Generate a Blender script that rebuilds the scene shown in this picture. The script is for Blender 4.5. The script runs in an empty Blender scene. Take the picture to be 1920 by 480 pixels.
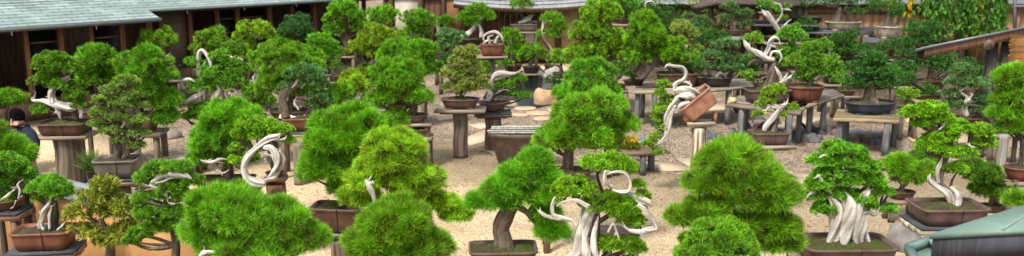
import bpy, math, zlib
import numpy as np
from mathutils import Vector
R_ = math.radians
scene = bpy.context.scene
COL = scene.collection

# ---------------------------------------------------------------- camera
CAM_H, FPX = 4.2, 1700.0
TH = math.atan(350 / 1700)
cd = bpy.data.cameras.new('camera'); cam = bpy.data.objects.new('camera', cd); COL.objects.link(cam)
cam.location = (0, 0, CAM_H); cam.rotation_euler = (math.pi / 2 - TH, 0, 0)
cd.sensor_width = 36; cd.lens = 36 * FPX / 1920; cd.clip_end = 400; cd.clip_start = 0.1
cd.dof.use_dof = True; cd.dof.focus_distance = 9.5; cd.dof.aperture_fstop = 1.9
scene.camera = cam
# ---------------------------------------------------------------- light
SUN_EL, SUN_AZ = 58, 215            # degrees; azimuth is where the light comes from, clockwise from +Y
w = bpy.data.worlds.new('World'); scene.world = w; w.use_nodes = True
nt = w.node_tree; bg = nt.nodes['Background']
sky = nt.nodes.new('ShaderNodeTexSky'); sky.sky_type = 'NISHITA'; sky.sun_disc = False
sky.sun_elevation = R_(SUN_EL); sky.sun_rotation = R_(SUN_AZ); sky.dust_density = 4; sky.ozone_density = 0.6
hsv = nt.nodes.new('ShaderNodeHueSaturation'); hsv.inputs['Saturation'].default_value = 0.35
nt.links.new(sky.outputs[0], hsv.inputs['Color']); nt.links.new(hsv.outputs[0], bg.inputs[0]); bg.inputs[1].default_value = 0.13
sd = bpy.data.lights.new('sun', 'SUN'); sd.energy = 2.6; sd.angle = R_(9); sd.color = (1, 0.95, 0.87)
sun = bpy.data.objects.new('sun', sd); COL.objects.link(sun)
a = R_(SUN_AZ); sun_dir = Vector((math.sin(a) * math.cos(R_(SUN_EL)), math.cos(a) * math.cos(R_(SUN_EL)), math.sin(R_(SUN_EL))))
sun.rotation_euler = sun_dir.to_track_quat('Z', 'Y').to_euler()
vs = scene.view_settings
vs.view_transform = 'Standard'; vs.look = 'None'; vs.exposure = 0.75; vs.gamma = 1; vs.use_curve_mapping = False

# ---------------------------------------------------------------- geometry of the view (numbers read off the photograph)
cT, sT = math.cos(TH), math.sin(TH)
def ray(px, py):
    b = (240 - py) / FPX
    return (px - 960) / FPX, cT + b * sT, -sT + b * cT
def at(px, py, h):
    x, y, z = ray(px, py); t = (h - CAM_H) / z
    return np.array([x * t, y * t, h])
def pt(px, py, Y):
    x, y, z = ray(px, py); t = Y / y
    return np.array([x * t, Y, CAM_H + z * t])
def mpp(px, py, Y):
    return Y / ray(px, py)[1] / FPX

# ---------------------------------------------------------------- noise
def _h(i, j, k, s):
    n = (i * 73856093) ^ (j * 19349663) ^ (k * 83492791) ^ (s * 2654435761 & 0x7fffffff)
    n = (n ^ (n >> 13)) * 1274126177 & 0x7fffffff
    n = (n ^ (n >> 15)) * 461845907 & 0x7fffffff
    return (n & 0xffff) / 65535.0
def noise(P, f=1.0, s=0):
    Q = np.asarray(P, float) * f + 1000.0; I = np.floor(Q).astype(np.int64); F = Q - I; F = F * F * (3 - 2 * F)
    out = 0
    for a_ in (0, 1):
        for b_ in (0, 1):
            for c_ in (0, 1):
                wt = (F[..., 0] if a_ else 1 - F[..., 0]) * (F[..., 1] if b_ else 1 - F[..., 1]) * (F[..., 2] if c_ else 1 - F[..., 2])
                out = out + wt * _h(I[..., 0] + a_, I[..., 1] + b_, I[..., 2] + c_, s)
    return out * 2 - 1
def fbm(P, f=1.0, s=0, o=3):
    r, am = 0, 1
    for i in range(o): r = r + am * noise(P, f, s + i); f *= 2.1; am *= .5
    return r
def rs(name):
    return np.random.default_rng(zlib.crc32(str(name).encode()))
def unit(v):
    return v / np.maximum(np.linalg.norm(v, axis=-1, keepdims=True), 1e-9)

# ---------------------------------------------------------------- materials
def material(name, base=None, rough=.8, attr=True, nscale=20, namt=.3, bump=.2, bscale=60, metallic=0, transl=0, spec=.3, col2=None, coat=0):
    m = bpy.data.materials.new(name); m.use_nodes = True; t = m.node_tree; N = t.nodes; L = t.links
    p = N['Principled BSDF']; out = N['Material Output']
    p.inputs['Roughness'].default_value = rough; p.inputs['Metallic'].default_value = metallic
    p.inputs['Specular IOR Level'].default_value = spec
    if coat: p.inputs['Coat Weight'].default_value = coat
    if attr:
        c = N.new('ShaderNodeAttribute'); c.attribute_name = 'Col'; cs = c.outputs['Color']
    else:
        c = N.new('ShaderNodeRGB'); c.outputs[0].default_value = (*base, 1); cs = c.outputs[0]
    if namt or bump:
        tc = N.new('ShaderNodeTexCoord')
    if namt:
        n = N.new('ShaderNodeTexNoise'); n.inputs['Scale'].default_value = nscale; n.inputs['Detail'].default_value = 6
        L.new(tc.outputs['Object'], n.inputs['Vector'])
        if col2:
            r = N.new('ShaderNodeValToRGB'); r.color_ramp.elements[0].position = .42; r.color_ramp.elements[1].position = .62
            L.new(n.outputs[0], r.inputs[0])
            mx = N.new('ShaderNodeMix'); mx.data_type = 'RGBA'; L.new(r.outputs[0], mx.inputs[0]); L.new(cs, mx.inputs[6]); mx.inputs[7].default_value = (*col2, 1)
            cs = mx.outputs[2]
        else:
            mr = N.new('ShaderNodeMapRange'); mr.inputs[1].default_value = .25; mr.inputs[2].default_value = .75
            mr.inputs[3].default_value = 1 - namt; mr.inputs[4].default_value = 1 + namt; L.new(n.outputs[0], mr.inputs[0])
            mu = N.new('ShaderNodeVectorMath'); mu.operation = 'SCALE'; L.new(cs, mu.inputs[0]); L.new(mr.outputs[0], mu.inputs['Scale'])
            cs = mu.outputs[0]
    L.new(cs, p.inputs['Base Color'])
    if bump:
        n2 = N.new('ShaderNodeTexNoise'); n2.inputs['Scale'].default_value = bscale; n2.inputs['Detail'].default_value = 4
        L.new(tc.outputs['Object'], n2.inputs['Vector'])
        b = N.new('ShaderNodeBump'); b.inputs['Strength'].default_value = bump; b.inputs['Distance'].default_value = .02
        L.new(n2.outputs[0], b.inputs['Height']); L.new(b.outputs[0], p.inputs['Normal'])
    if transl:
        tr = N.new('ShaderNodeBsdfTranslucent'); L.new(cs, tr.inputs[0]); ms = N.new('ShaderNodeMixShader'); ms.inputs[0].default_value = transl
        L.new(p.outputs[0], ms.inputs[1]); L.new(tr.outputs[0], ms.inputs[2]); L.new(ms.outputs[0], out.inputs[0])
    return m
M = {
 'leaf': material('foliage', rough=.5, namt=0, bump=0, transl=.30, spec=.25),
 'bark': material('bark', rough=.9, nscale=14, namt=.35, bump=.6, bscale=45),
 'dead': material('deadwood', rough=.7, nscale=9, namt=.14, bump=.35, bscale=40),
 'pot': material('stoneware', rough=.5, nscale=7, namt=.45, bump=.1, bscale=80),
 'soil': material('soil and moss', rough=1, nscale=30, namt=.4, bump=1, bscale=90),
 'wood': material('weathered wood', rough=.85, nscale=9, namt=.3, bump=.4, bscale=30),
 'rock': material('rock', rough=.85, nscale=5, namt=.35, bump=.8, bscale=14),
 'paint': material('plain', rough=.6, nscale=5, namt=.12, bump=.08, bscale=30),
 'plaster': material('plaster', rough=.9, nscale=2.6, namt=.34, bump=.3, bscale=50),
 'tile': material('glazed tile', rough=.4, nscale=4, namt=.25, bump=.1, bscale=30, spec=.5),
 'cloth': material('cloth', rough=.95, nscale=6, namt=.1, bump=.3, bscale=40),
 'skin': material('skin', rough=.5, namt=0, bump=0),
}
def stretch(m, sc):
    t = m.node_tree
    for n in [n for n in t.nodes if n.type == 'TEX_NOISE']:
        mp = t.nodes.new('ShaderNodeMapping'); mp.inputs['Scale'].default_value = sc; l = n.inputs['Vector'].links[0].from_socket
        t.links.new(l, mp.inputs[0]); t.links.new(mp.outputs[0], n.inputs['Vector'])
    return m
M['wood'] = stretch(material('weathered wood', rough=.9, nscale=16, namt=.5, bump=.6, bscale=40), (1, 1, .07))
M['plank'] = stretch(material('weathered plank', rough=.9, nscale=14, namt=.5, bump=.5, bscale=40), (.07, 1, 1))
def with_bricks(m, sx, sy, mortar, off=.5):
    t = m.node_tree; N = t.nodes; L = t.links; p = N['Principled BSDF']
    uv = N.new('ShaderNodeUVMap'); br = N.new('ShaderNodeTexBrick'); br.offset = off
    L.new(uv.outputs[0], br.inputs['Vector']); br.inputs['Scale'].default_value = 1
    br.inputs['Brick Width'].default_value = sx; br.inputs['Row Height'].default_value = sy; br.inputs['Mortar Size'].default_value = mortar
    br.inputs['Color1'].default_value = (.82, .82, .82, 1); br.inputs['Color2'].default_value = (1.15, 1.15, 1.15, 1); br.inputs['Mortar'].default_value = (.45, .45, .45, 1)
    src = p.inputs['Base Color'].links[0].from_socket
    mu = N.new('ShaderNodeVectorMath'); mu.operation = 'MULTIPLY'; L.new(src, mu.inputs[0]); L.new(br.outputs[0], mu.inputs[1]); L.new(mu.outputs[0], p.inputs['Base Color'])
    return m
M['roof'] = with_bricks(material('copper shingle', rough=.6, nscale=1.6, namt=.22, bump=.1, bscale=30), .42, .17, .012)
M['copper'] = material('verdigris copper', rough=.5, nscale=4, namt=.16, bump=.08, bscale=25)

def gravel(name, c1, c2, c3, sc, bump):
    m = bpy.data.materials.new(name); m.use_nodes = True; N = m.node_tree.nodes; L = m.node_tree.links; p = N['Principled BSDF']
    p.inputs['Roughness'].default_value = .95; p.inputs['Specular IOR Level'].default_value = .15
    tc = N.new('ShaderNodeTexCoord')
    v = N.new('ShaderNodeTexVoronoi'); v.inputs['Scale'].default_value = sc; L.new(tc.outputs['Object'], v.inputs['Vector'])
    sep = N.new('ShaderNodeSeparateColor'); L.new(v.outputs['Color'], sep.inputs[0])
    r = N.new('ShaderNodeValToRGB'); e = r.color_ramp.elements; e[0].color = (*c1, 1); e[1].color = (*c3, 1); e[1].position = .95
    k = e.new(.5); k.color = (*c2, 1); L.new(sep.outputs[0], r.inputs[0])
    n = N.new('ShaderNodeTexNoise'); n.inputs['Scale'].default_value = .9; n.inputs['Detail'].default_value = 7; L.new(tc.outputs['Object'], n.inputs['Vector'])
    mr = N.new('ShaderNodeMapRange'); mr.inputs[1].default_value = .3; mr.inputs[2].default_value = .7; mr.inputs[3].default_value = .68; mr.inputs[4].default_value = 1.12
    L.new(n.outputs[0], mr.inputs[0]); mu = N.new('ShaderNodeVectorMath'); mu.operation = 'SCALE'; L.new(r.outputs[0], mu.inputs[0]); L.new(mr.outputs[0], mu.inputs['Scale'])
    L.new(mu.outputs[0], p.inputs['Base Color'])
    b = N.new('ShaderNodeBump'); b.inputs['Strength'].default_value = bump; b.inputs['Distance'].default_value = .03; L.new(v.outputs['Distance'], b.inputs['Height']); b.invert = True
    L.new(b.outputs[0], p.inputs['Normal'])
    return m
M['gravel'] = gravel('grey gravel', (.10, .075, .052), (.26, .20, .14), (.48, .385, .28), 34, .8)
M['sand'] = gravel('pale sand gravel', (.44, .30, .15), (.72, .54, .32), (.90, .76, .53), 58, .7)
M['stone'] = material('paving stone', rough=.9, nscale=3, namt=.2, bump=.3, bscale=20)
wm = bpy.data.materials.new('pond water'); wm.use_nodes = True; N = wm.node_tree.nodes; p = N['Principled BSDF']
p.inputs['Base Color'].default_value = (.02, .028, .026, 1); p.inputs['Roughness'].default_value = .08
tn = N.new('ShaderNodeTexNoise'); tn.inputs['Scale'].default_value = 7; tb = N.new('ShaderNodeBump'); tb.inputs['Strength'].default_value = .5; tb.inputs['Distance'].default_value = .05
tcx = N.new('ShaderNodeTexCoord'); wm.node_tree.links.new(tcx.outputs['Object'], tn.inputs[0]); wm.node_tree.links.new(tn.outputs[0], tb.inputs['Height']); wm.node_tree.links.new(tb.outputs[0], p.inputs['Normal'])
M['water'] = wm

# ---------------------------------------------------------------- mesh helpers: a chunk is (verts, faces, colours)
def mk(name, chunks, mat, parent=None, smooth=False, uv=None, **props):
    Vs, Cs, idx, tot = [], [], [], []; off = 0
    for V, F, C in chunks:
        V = np.asarray(V, float).reshape(-1, 3); C = np.broadcast_to(np.asarray(C, float), V.shape)
        Vs.append(V); Cs.append(C)
        for f in (F if isinstance(F, list) else [F]):
            f = np.asarray(f, np.int64)
            if f.ndim == 1: f = f[None]
            idx.append((f + off).ravel()); tot.append(np.full(len(f), f.shape[1], np.int64))
        off += len(V)
    V = np.concatenate(Vs); C = np.concatenate(Cs); idx = np.concatenate(idx); tot = np.concatenate(tot)
    o0 = np.zeros(3) if parent is None else np.array(parent['_w'])
    if parent is None and 'origin' in props: o0 = np.array(props.pop('origin'), float)
    me = bpy.data.meshes.new(name)
    me.vertices.add(len(V)); me.vertices.foreach_set('co', (V - o0).ravel().astype(np.float32))
    me.loops.add(len(idx)); me.loops.foreach_set('vertex_index', idx.astype(np.int32))
    me.polygons.add(len(tot)); st = np.concatenate([[0], np.cumsum(tot)[:-1]]); me.polygons.foreach_set('loop_start', st.astype(np.int32))
    me.update(calc_edges=True)
    at_ = me.attributes.new('Col', 'FLOAT_COLOR', 'POINT'); at_.data.foreach_set('color', np.c_[C, np.ones(len(C))].ravel().astype(np.float32))
    if uv is not None:
        ul = me.uv_layers.new(name='UVMap'); ul.data.foreach_set('uv', np.asarray(uv, float)[idx].ravel().astype(np.float32))
    if smooth: me.polygons.foreach_set('use_smooth', np.ones(len(tot), bool))
    me.materials.append(mat)
    o = bpy.data.objects.new(name, me); COL.objects.link(o)
    if parent is not None: o.parent = parent
    else: o.location = o0
    o['_w'] = list(o0)
    for k, v in props.items(): o[k] = v
    return o
def thing(name, label, cat, loc, group=None):
    o = bpy.data.objects.new(name, None); COL.objects.link(o); o.location = loc; o['_w'] = [float(v) for v in loc]; o.empty_display_size = .1
    o['label'] = label; o['category'] = cat
    if group: o['group'] = group
    return o
def box(c, s, ax=(1, 0, 0), col=(.5, .5, .5), taper=1.0):
    ax = unit(np.array([ax[0], ax[1], 0.])); ay = np.array([-ax[1], ax[0], 0]); az = np.array([0, 0, 1.]); V = []
    for z in (-1, 1):
        k = taper if z > 0 else 1
        for x, y in ((-1, -1), (1, -1), (1, 1), (-1, 1)): V.append(np.array(c) + ax * x * s[0] / 2 * k + ay * y * s[1] / 2 * k + az * z * s[2] / 2)
    return (np.array(V), np.array([[3, 2, 1, 0], [4, 5, 6, 7], [0, 1, 5, 4], [1, 2, 6, 5], [2, 3, 7, 6], [3, 0, 4, 7]]), col)
def beam(a, b, w_, h_, col):
    a = np.array(a, float); b = np.array(b, float); d = unit(b - a); s = unit(np.cross(d, [0, 0, 1.])) if abs(d[2]) < .99 else np.array([1., 0, 0]); u = np.cross(s, d)
    V = [p_ + s * x * w_ / 2 + u * y * h_ / 2 for p_ in (a, b) for x, y in ((-1, -1), (1, -1), (1, 1), (-1, 1))]
    return (np.array(V), np.array([[3, 2, 1, 0], [4, 5, 6, 7], [0, 1, 5, 4], [1, 2, 6, 5], [2, 3, 7, 6], [3, 0, 4, 7]]), col)
def prism(P, thick, col, down=True):
    P = np.array(P, float); n = len(P); Q = P - np.array([0, 0, thick])
    i = np.arange(n); j = (i + 1) % n
    a2 = sum(P[k][0] * P[(k + 1) % n][1] - P[(k + 1) % n][0] * P[k][1] for k in range(n))
    if a2 < 0: P = P[::-1]; Q = Q[::-1]
    return (np.concatenate([P, Q]), [i[None], (i[::-1] + n)[None], np.stack([i + n, j + n, j, i], 1)], col)
def tube(P, r, seg=10, col=(.4, .4, .4), col2=None, ridge=.12, twist=2.0, seed=0, sub=6, flat=1.0, knob=.1, gf=1.6):
    P = np.array(P, float); r = np.array(r, float); n = len(P)
    if n > 2 or sub > 1:
        E = np.vstack([2 * P[0] - P[1], P, 2 * P[-1] - P[-2]]); er = np.r_[r[0], r, r[-1]]; out, ro = [], []
        for i in range(1, n):
            t = np.linspace(0, 1, sub, endpoint=False)[:, None]
            a0, a1, a2, a3 = E[i - 1], E[i], E[i + 1], E[i + 2]
            out.append(.5 * (2 * a1 + (a2 - a0) * t + (2 * a0 - 5 * a1 + 4 * a2 - a3) * t ** 2 + (3 * a1 - 3 * a2 + a3 - a0) * t ** 3))
            ro.append(er[i] + (er[i + 1] - er[i]) * t[:, 0])
        P = np.vstack(out + [P[-1:]]); r = np.r_[np.concatenate(ro), r[-1]]
    n = len(P); T = np.gradient(P, axis=0); T = unit(T)
    u = np.cross(T[0], [0.3, 1, .1]); u = u / np.linalg.norm(u); U = [u]
    for i in range(1, n):
        u = u - T[i] * (u @ T[i]); u = u / max(np.linalg.norm(u), 1e-6); U.append(u)
    U = np.array(U); W = np.cross(T, U)
    s = np.r_[0, np.cumsum(np.linalg.norm(np.diff(P, axis=0), axis=1))]; Ls = max(s[-1], 1e-6)
    th = np.linspace(0, 2 * np.pi, seg, endpoint=False)[None] + (s / Ls * twist)[:, None]
    A = np.linspace(0, 2 * np.pi, seg, endpoint=False)
    prof = noise(np.stack([np.cos(A) * 1.6, np.sin(A) * 1.6, A * 0 + seed * .37], -1), 1, seed)
    al = noise(np.stack([np.cos(A)[None].repeat(n, 0) * 1.5, np.sin(A)[None].repeat(n, 0) * 1.5, (s / Ls * 3)[:, None].repeat(seg, 1)], -1), 1, seed + 3)
    lump = noise(np.stack([s * 0, s * 0, s / max(r.mean(), 1e-4) * .35], -1), 1, seed + 5)
    rr = r[:, None] * (1 + ridge * prof[None] * 1.5 + ridge * al + knob * lump[:, None])
    V = P[:, None] + rr[..., None] * (np.cos(th)[..., None] * U[:, None] * flat + np.sin(th)[..., None] * W[:, None])
    i, j = np.meshgrid(np.arange(n - 1), np.arange(seg), indexing='ij'); j2 = (j + 1) % seg
    F = np.stack([i * seg + j, i * seg + j2, (i + 1) * seg + j2, (i + 1) * seg + j], -1).reshape(-1, 4)
    caps = [np.arange(seg)[::-1][None], (np.arange(seg) + (n - 1) * seg)[None]]
    c1 = np.array(col, float); c2 = np.array(col2 if col2 is not None else c1 * .6, float)
    gr = noise(np.stack([np.cos(A)[None].repeat(n, 0) * gf * 2, np.sin(A)[None].repeat(n, 0) * gf * 2, (s / Ls * 2.5)[:, None].repeat(seg, 1)], -1), 1, seed + 9)
    k = np.clip(.62 + .5 * (prof[None] * .7 + al * .5 + gr * 1.5), 0, 1)[..., None]
    return (V.reshape(-1, 3), [F] + caps, (c2 + (c1 - c2) * k).reshape(-1, 3))
def lathe(c, prof, seg=24, col=(.5, .5, .5), sx=1, sy=1, n=2, rot=0, caps=True):
    """rings of a superellipse: prof = [(radius, z)]"""
    th = np.linspace(0, 2 * np.pi, seg, endpoint=False) + np.pi / seg; co, si = np.cos(th), np.sin(th)
    k = (np.abs(co) ** n + np.abs(si) ** n) ** (-1 / n); X, Y = co * k * sx, si * k * sy
    cr, sr = math.cos(rot), math.sin(rot); V = []
    for r, z in prof: V.append(np.stack([c[0] + r * (X * cr - Y * sr), c[1] + r * (X * sr + Y * cr), np.full(seg, c[2] + z)], 1))
    m = len(prof); i, j = np.meshgrid(np.arange(m - 1), np.arange(seg), indexing='ij'); j2 = (j + 1) % seg
    F = [np.stack([i * seg + j, i * seg + j2, (i + 1) * seg + j2, (i + 1) * seg + j], -1).reshape(-1, 4)]
    if caps: F += [np.arange(seg)[::-1][None], (np.arange(seg) + (m - 1) * seg)[None]]
    return (np.concatenate(V), F, col)
def needles(P, D0, n, L, W, spread, g, c1, c2, tip=1.35, droop=0):
    m = len(P)
    D = unit(D0[:, None] + g.normal(size=(m, n, 3)) * spread); D[..., 2] -= droop; D = unit(D)
    ln = L * g.uniform(.65, 1.15, (m, n, 1)); s = unit(np.cross(D, g.normal(size=(m, n, 3)))) * W / 2
    B = P[:, None] + D * ln * .05
    V = np.stack([B - s, B + s, B + D * ln], 2)
    k = g.uniform(0, 1, (m, 1, 1)) * .75 + g.uniform(0, .25, (m, n, 1)); C = np.array(c1) * (1 - k) + np.array(c2) * k
    C = np.stack([C * .8, C * .8, C * tip], 2)
    return (V.reshape(-1, 3), np.arange(m * n * 3).reshape(-1, 3), C.reshape(-1, 3))

# foliage kinds: L needle length (m), Wp width (source px), n leaves a tuft, spread, colours
G = {
 'pine':   dict(L=.090, Wp=1.4, n=10, sp=.58, up=.30, d=.18, c1=(.036, .140, .006), c2=(.265, .60, .022), sub=.25, fl=.85),
 'pine_y': dict(L=.078, Wp=1.4, n=10, sp=.58, up=.30, d=.21, c1=(.058, .17, .008), c2=(.40, .69, .028), sub=.24, fl=.8),
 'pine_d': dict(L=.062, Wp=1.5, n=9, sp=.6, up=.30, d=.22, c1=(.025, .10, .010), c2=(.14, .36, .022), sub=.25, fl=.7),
 'white':  dict(L=.052, Wp=2.0, n=7, sp=.7, up=.3, d=.25, c1=(.040, .11, .030), c2=(.20, .42, .11), sub=.28, fl=.7),
 'olive':  dict(L=.040, Wp=2.2, n=6, sp=.75, up=.35, d=.27, c1=(.10, .17, .022), c2=(.44, .56, .11), sub=.30, fl=.7),
 'jun':    dict(L=.038, Wp=2.3, n=5, sp=.8, up=.3, d=.30, c1=(.030, .12, .008), c2=(.25, .56, .032), sub=.27, fl=.8),
 'jun_y':  dict(L=.038, Wp=2.3, n=5, sp=.8, up=.3, d=.30, c1=(.060, .18, .008), c2=(.36, .68, .030), sub=.27, fl=.8),
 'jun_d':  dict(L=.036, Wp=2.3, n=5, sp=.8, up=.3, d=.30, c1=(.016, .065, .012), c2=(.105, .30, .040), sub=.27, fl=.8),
 'spruce': dict(L=.034, Wp=2.3, n=5, sp=.8, up=.3, d=.32, c1=(.026, .09, .022), c2=(.11, .28, .070), sub=.18, fl=.9),
 'leafy':  dict(L=.055, Wp=3.4, n=4, sp=.9, up=.0, d=.060, c1=(.12, .19, .02), c2=(.42, .42, .05), sub=.24, fl=.8),
}
def blob_pts(c, R, N, g, seed, lump=.16, lf=3.2, zmin=-.55, shell=.13, zb=.55):
    D = unit(g.normal(size=(int(N * 1.35) + 4, 3))); D = D[D[:, 2] > zmin + g.uniform(-.3, .3, len(D))][:N]
    dn = D.copy(); Rz = np.where(D[:, 2:3] < 0, zb, 1.0)
    r = 1 - np.abs(g.normal(size=(len(D), 1))) * shell
    r = r * (1 + lump * noise(D, lf, seed)[:, None] + .5 * lump * noise(D, lf * 2.7, seed + 1)[:, None])
    P = np.array(c) + D * R * r * np.concatenate([np.ones((len(D), 2)), Rz], 1)
    return P, unit(dn / R)
def crown(kind, blobs, Y0, key, dens=1.0, sub_on=True):
    """blobs: (cx, cy, rx, ry[, dy]) in photo px at the tree's depth. returns chunks and limb ends per blob"""
    k = dict(G[kind]); g = rs(key); res = []
    tint = np.clip(1 + g.normal(size=3) * np.array([.06, .03, .09]), .72, 1.3) * g.uniform(.94, 1.14); k['c1'] = np.array(k['c1']) * tint; k['c2'] = np.array(k['c2']) * tint
    for bi, b in enumerate(blobs):
        cx, cy, rx, ry = b[:4]; dy = b[4] if len(b) > 4 else 0; Y = Y0 + dy
        m = mpp(cx, cy, Y); c = pt(cx, cy, Y); Rb = np.array([rx * m, rx * m * .85, ry * m]); Rb = Rb * (1.02 if kind.startswith('pine') else 1.0); W = min(max(k['Wp'] * m, .004), .034)
        L = min(k['L'], 18 * m) * (1 if rx > 25 else .8)
        subs = []
        cloud = not kind.startswith('pine') and kind != 'leafy'
        big = (rx * ry > 420 or cloud) and sub_on and ry > 5
        shrink = 1 - min(.3, L * .4 / max(Rb[2], .01))
        if big:
            fr = max(k['sub'], (6.5 if cloud else 9.5) / rx); K = int(np.clip(1.9 / fr ** 1.75 * (.4 + .7 * min(1.2, ry / rx)), 7, 44)); ga = np.pi * (3 - 5 ** .5)
            for i in range(K):
                z = 1 - (i + .5) / K * 1.5; q = math.sqrt(max(0, 1 - z * z)); a_ = i * ga + g.uniform(0, .5)
                d = np.array([math.cos(a_) * q, math.sin(a_) * q, z]); rf = g.uniform(.60, .96) * (1 - fr * .35)
                sr = fr * g.uniform(.65, 1.35)
                cc = c + d * Rb * rf * shrink * np.array([1, 1, .75 if z < 0 else 1])
                subs.append((cc, np.array([Rb[0] * sr, Rb[1] * sr, min(Rb[2] * .8, Rb[0] * sr * k['fl'])]), d))
            if kind != 'leafy': subs.append((c, Rb * np.array([.7, .7, .62]), None))
        else:
            subs.append((c, Rb * .92, None))
        area = np.pi * rx * ry * (min(1.0, 42 / max(rx, 1)) ** .25)
        Ntot = area * k['d'] * dens * 2.3; sa = np.array([s_[1][0] * s_[1][2] for s_ in subs]); sa = sa / sa.sum()
        Ps, Ds, Co = [], [], []
        for si, (cc, rr, d) in enumerate(subs):
            core = big and d is None; deep = .5
            P, Nn = blob_pts(cc, rr, max(8, int(Ntot * sa[si] * (.8 if core else 1))), g, int(g.integers(1e6)), lump=.10 if big else .24, lf=2.5 if big else 4.2, zmin=-.5, shell=.13, zb=.8 if big else .6)
            keep = np.ones(len(P), bool)
            for sj, (c2_, r2_, _d) in enumerate(subs):
                if sj == si or (big and _d is None): continue
                keep &= (((P - c2_) / r2_) ** 2).sum(1) > .5
            if big and not core: keep &= noise(P, 1.15 / max(.05, .30 * Rb[0] if Rb[0] > .35 else .1), 77) < (.28 if kind.startswith('pine') and Rb[0] > .3 else .5)
            P, Nn = P[keep], Nn[keep]
            rad = unit((P - c) / Rb)
            Co.append(np.full(len(P), 1. if core else 0.)); Ps.append(P); Ds.append(unit(Nn * .6 + rad * .5 + np.array([0, 0, k['up']])))
        P = np.concatenate(Ps); D = np.concatenate(Ds)
        tone = np.clip(1 + .25 * noise(P, 2.6 / max(Rb[0], .1), bi + 3) + .35 * noise(P, 15, bi + 5), .5, 1.5)
        ch = needles(P, D, k['n'], L, W, k['sp'], g, k['c1'], k['c2'])
        cc_ = ch[2].reshape(len(P), -1) * tone[:, None]
        if kind.startswith('pine') or kind == 'white':      # a few old brown needles
            br = g.uniform(size=len(P)) < .05 + .30 * np.concatenate(Co); cc_[br] = np.tile([.15, .095, .045], cc_.shape[1] // 3)
        res.append(((ch[0], ch[1], cc_.reshape(-1, 3)), c, Rb, subs))
    return res

DEAD, DEAD2 = (.63, .595, .53), (.16, .13, .105)
BARK, BARK2 = (.15, .115, .085), (.035, .026, .02)
def wood_lines(lines, Y0, key, dead, seg=16):
    ch = []
    for i, ln in enumerate(lines):
        P = [pt(q[0], q[1], Y0 + (q[3] if len(q) > 3 else 0)) for q in ln]; r = [q[2] * (.68 if dead else .95) * mpp(q[0], q[1], Y0) for q in ln]
        big = max(q[2] for q in ln); gg = rs(key + str(i))
        if dead:
            r[-1] *= .35; k0 = len(ln)
            for _ in range(2 if big > 3 else 1):
                a_ = int(gg.integers(0, k0 - 1)); t_ = gg.uniform(.2, .9); p0 = P[a_] * (1 - t_) + P[a_ + 1] * t_; m_ = mpp(ln[a_][0], ln[a_][1], Y0)
                dd = unit((P[a_ + 1] - P[a_]) * np.array([1, 1, 1.])) * .6 + unit(gg.normal(size=3) * np.array([1, .6, 1])); le = gg.uniform(5, 11) * m_ * (1.25 if big > 6 else .8)
                ch.append(tube([p0, p0 + dd * le * .5, p0 + dd * le + np.array([0, 0, le * .25])], [min(1.6, big * .3) * m_, 1.1 * m_, .25 * m_], seg=6, col=DEAD, col2=DEAD2, sub=3, seed=_, ridge=.2))
        ch.append(tube(P, r, seg=26 if big > 9 else seg if big > 4 else 7, col=DEAD if dead else BARK, col2=DEAD2 if dead else BARK2, ridge=.40 if dead else .26, twist=2.2 if dead else .7, gf=3.4 if dead else 2.4, seed=zlib.crc32((key + str(i)).encode()) % 9999, sub=7, knob=.12))
    return ch
POTC = {'brown': (.105, .055, .035), 'red': (.20, .075, .045), 'grey': (.17, .145, .12), 'blue': (.045, .060, .085), 'cream': (.50, .42, .30), 'terra': (.33, .16, .10), 'dark': (.04, .034, .03), 'mauve': (.14, .085, .075)}
def make_pot(root, c, w_, h_, kind, col, dr=.7, rot=0, rim=None):
    base = tuple(v * .8 for v in POTC[col]); n = {'rect': 9, 'oval': 2.3, 'round': 2}[kind]; sx, sy = w_ / 2, w_ / 2 * (1 if kind == 'round' else dr)
    b0 = {'rect': .84, 'oval': .74, 'round': .66}[kind]
    pr = [(b0 * .94, .06 * h_), (b0, .08 * h_), (b0 + (.95 - b0) * .55, .42 * h_), (.945, .84 * h_), (.95, .86 * h_), (1.0, .885 * h_), (1.0, h_), (.93, h_), (.915, .8 * h_)]
    ch = [lathe(c, pr, 48 if kind == 'rect' else 36, base, sx, sy, n, rot)]
    cr, sr = math.cos(rot), math.sin(rot)
    for x, y in ((-1, -1), (1, -1), (1, 1), (-1, 1)):
        fx, fy = x * sx * b0 * .68, y * sy * b0 * .68
        ch.append(box((c[0] + fx * cr - fy * sr, c[1] + fx * sr + fy * cr, c[2] + .05 * h_), (sx * .34, sy * .34, .098 * h_), (cr, sr), base))
    return n, sx, sy, mk('pot', ch, M['pot'], root, smooth=False)
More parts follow.
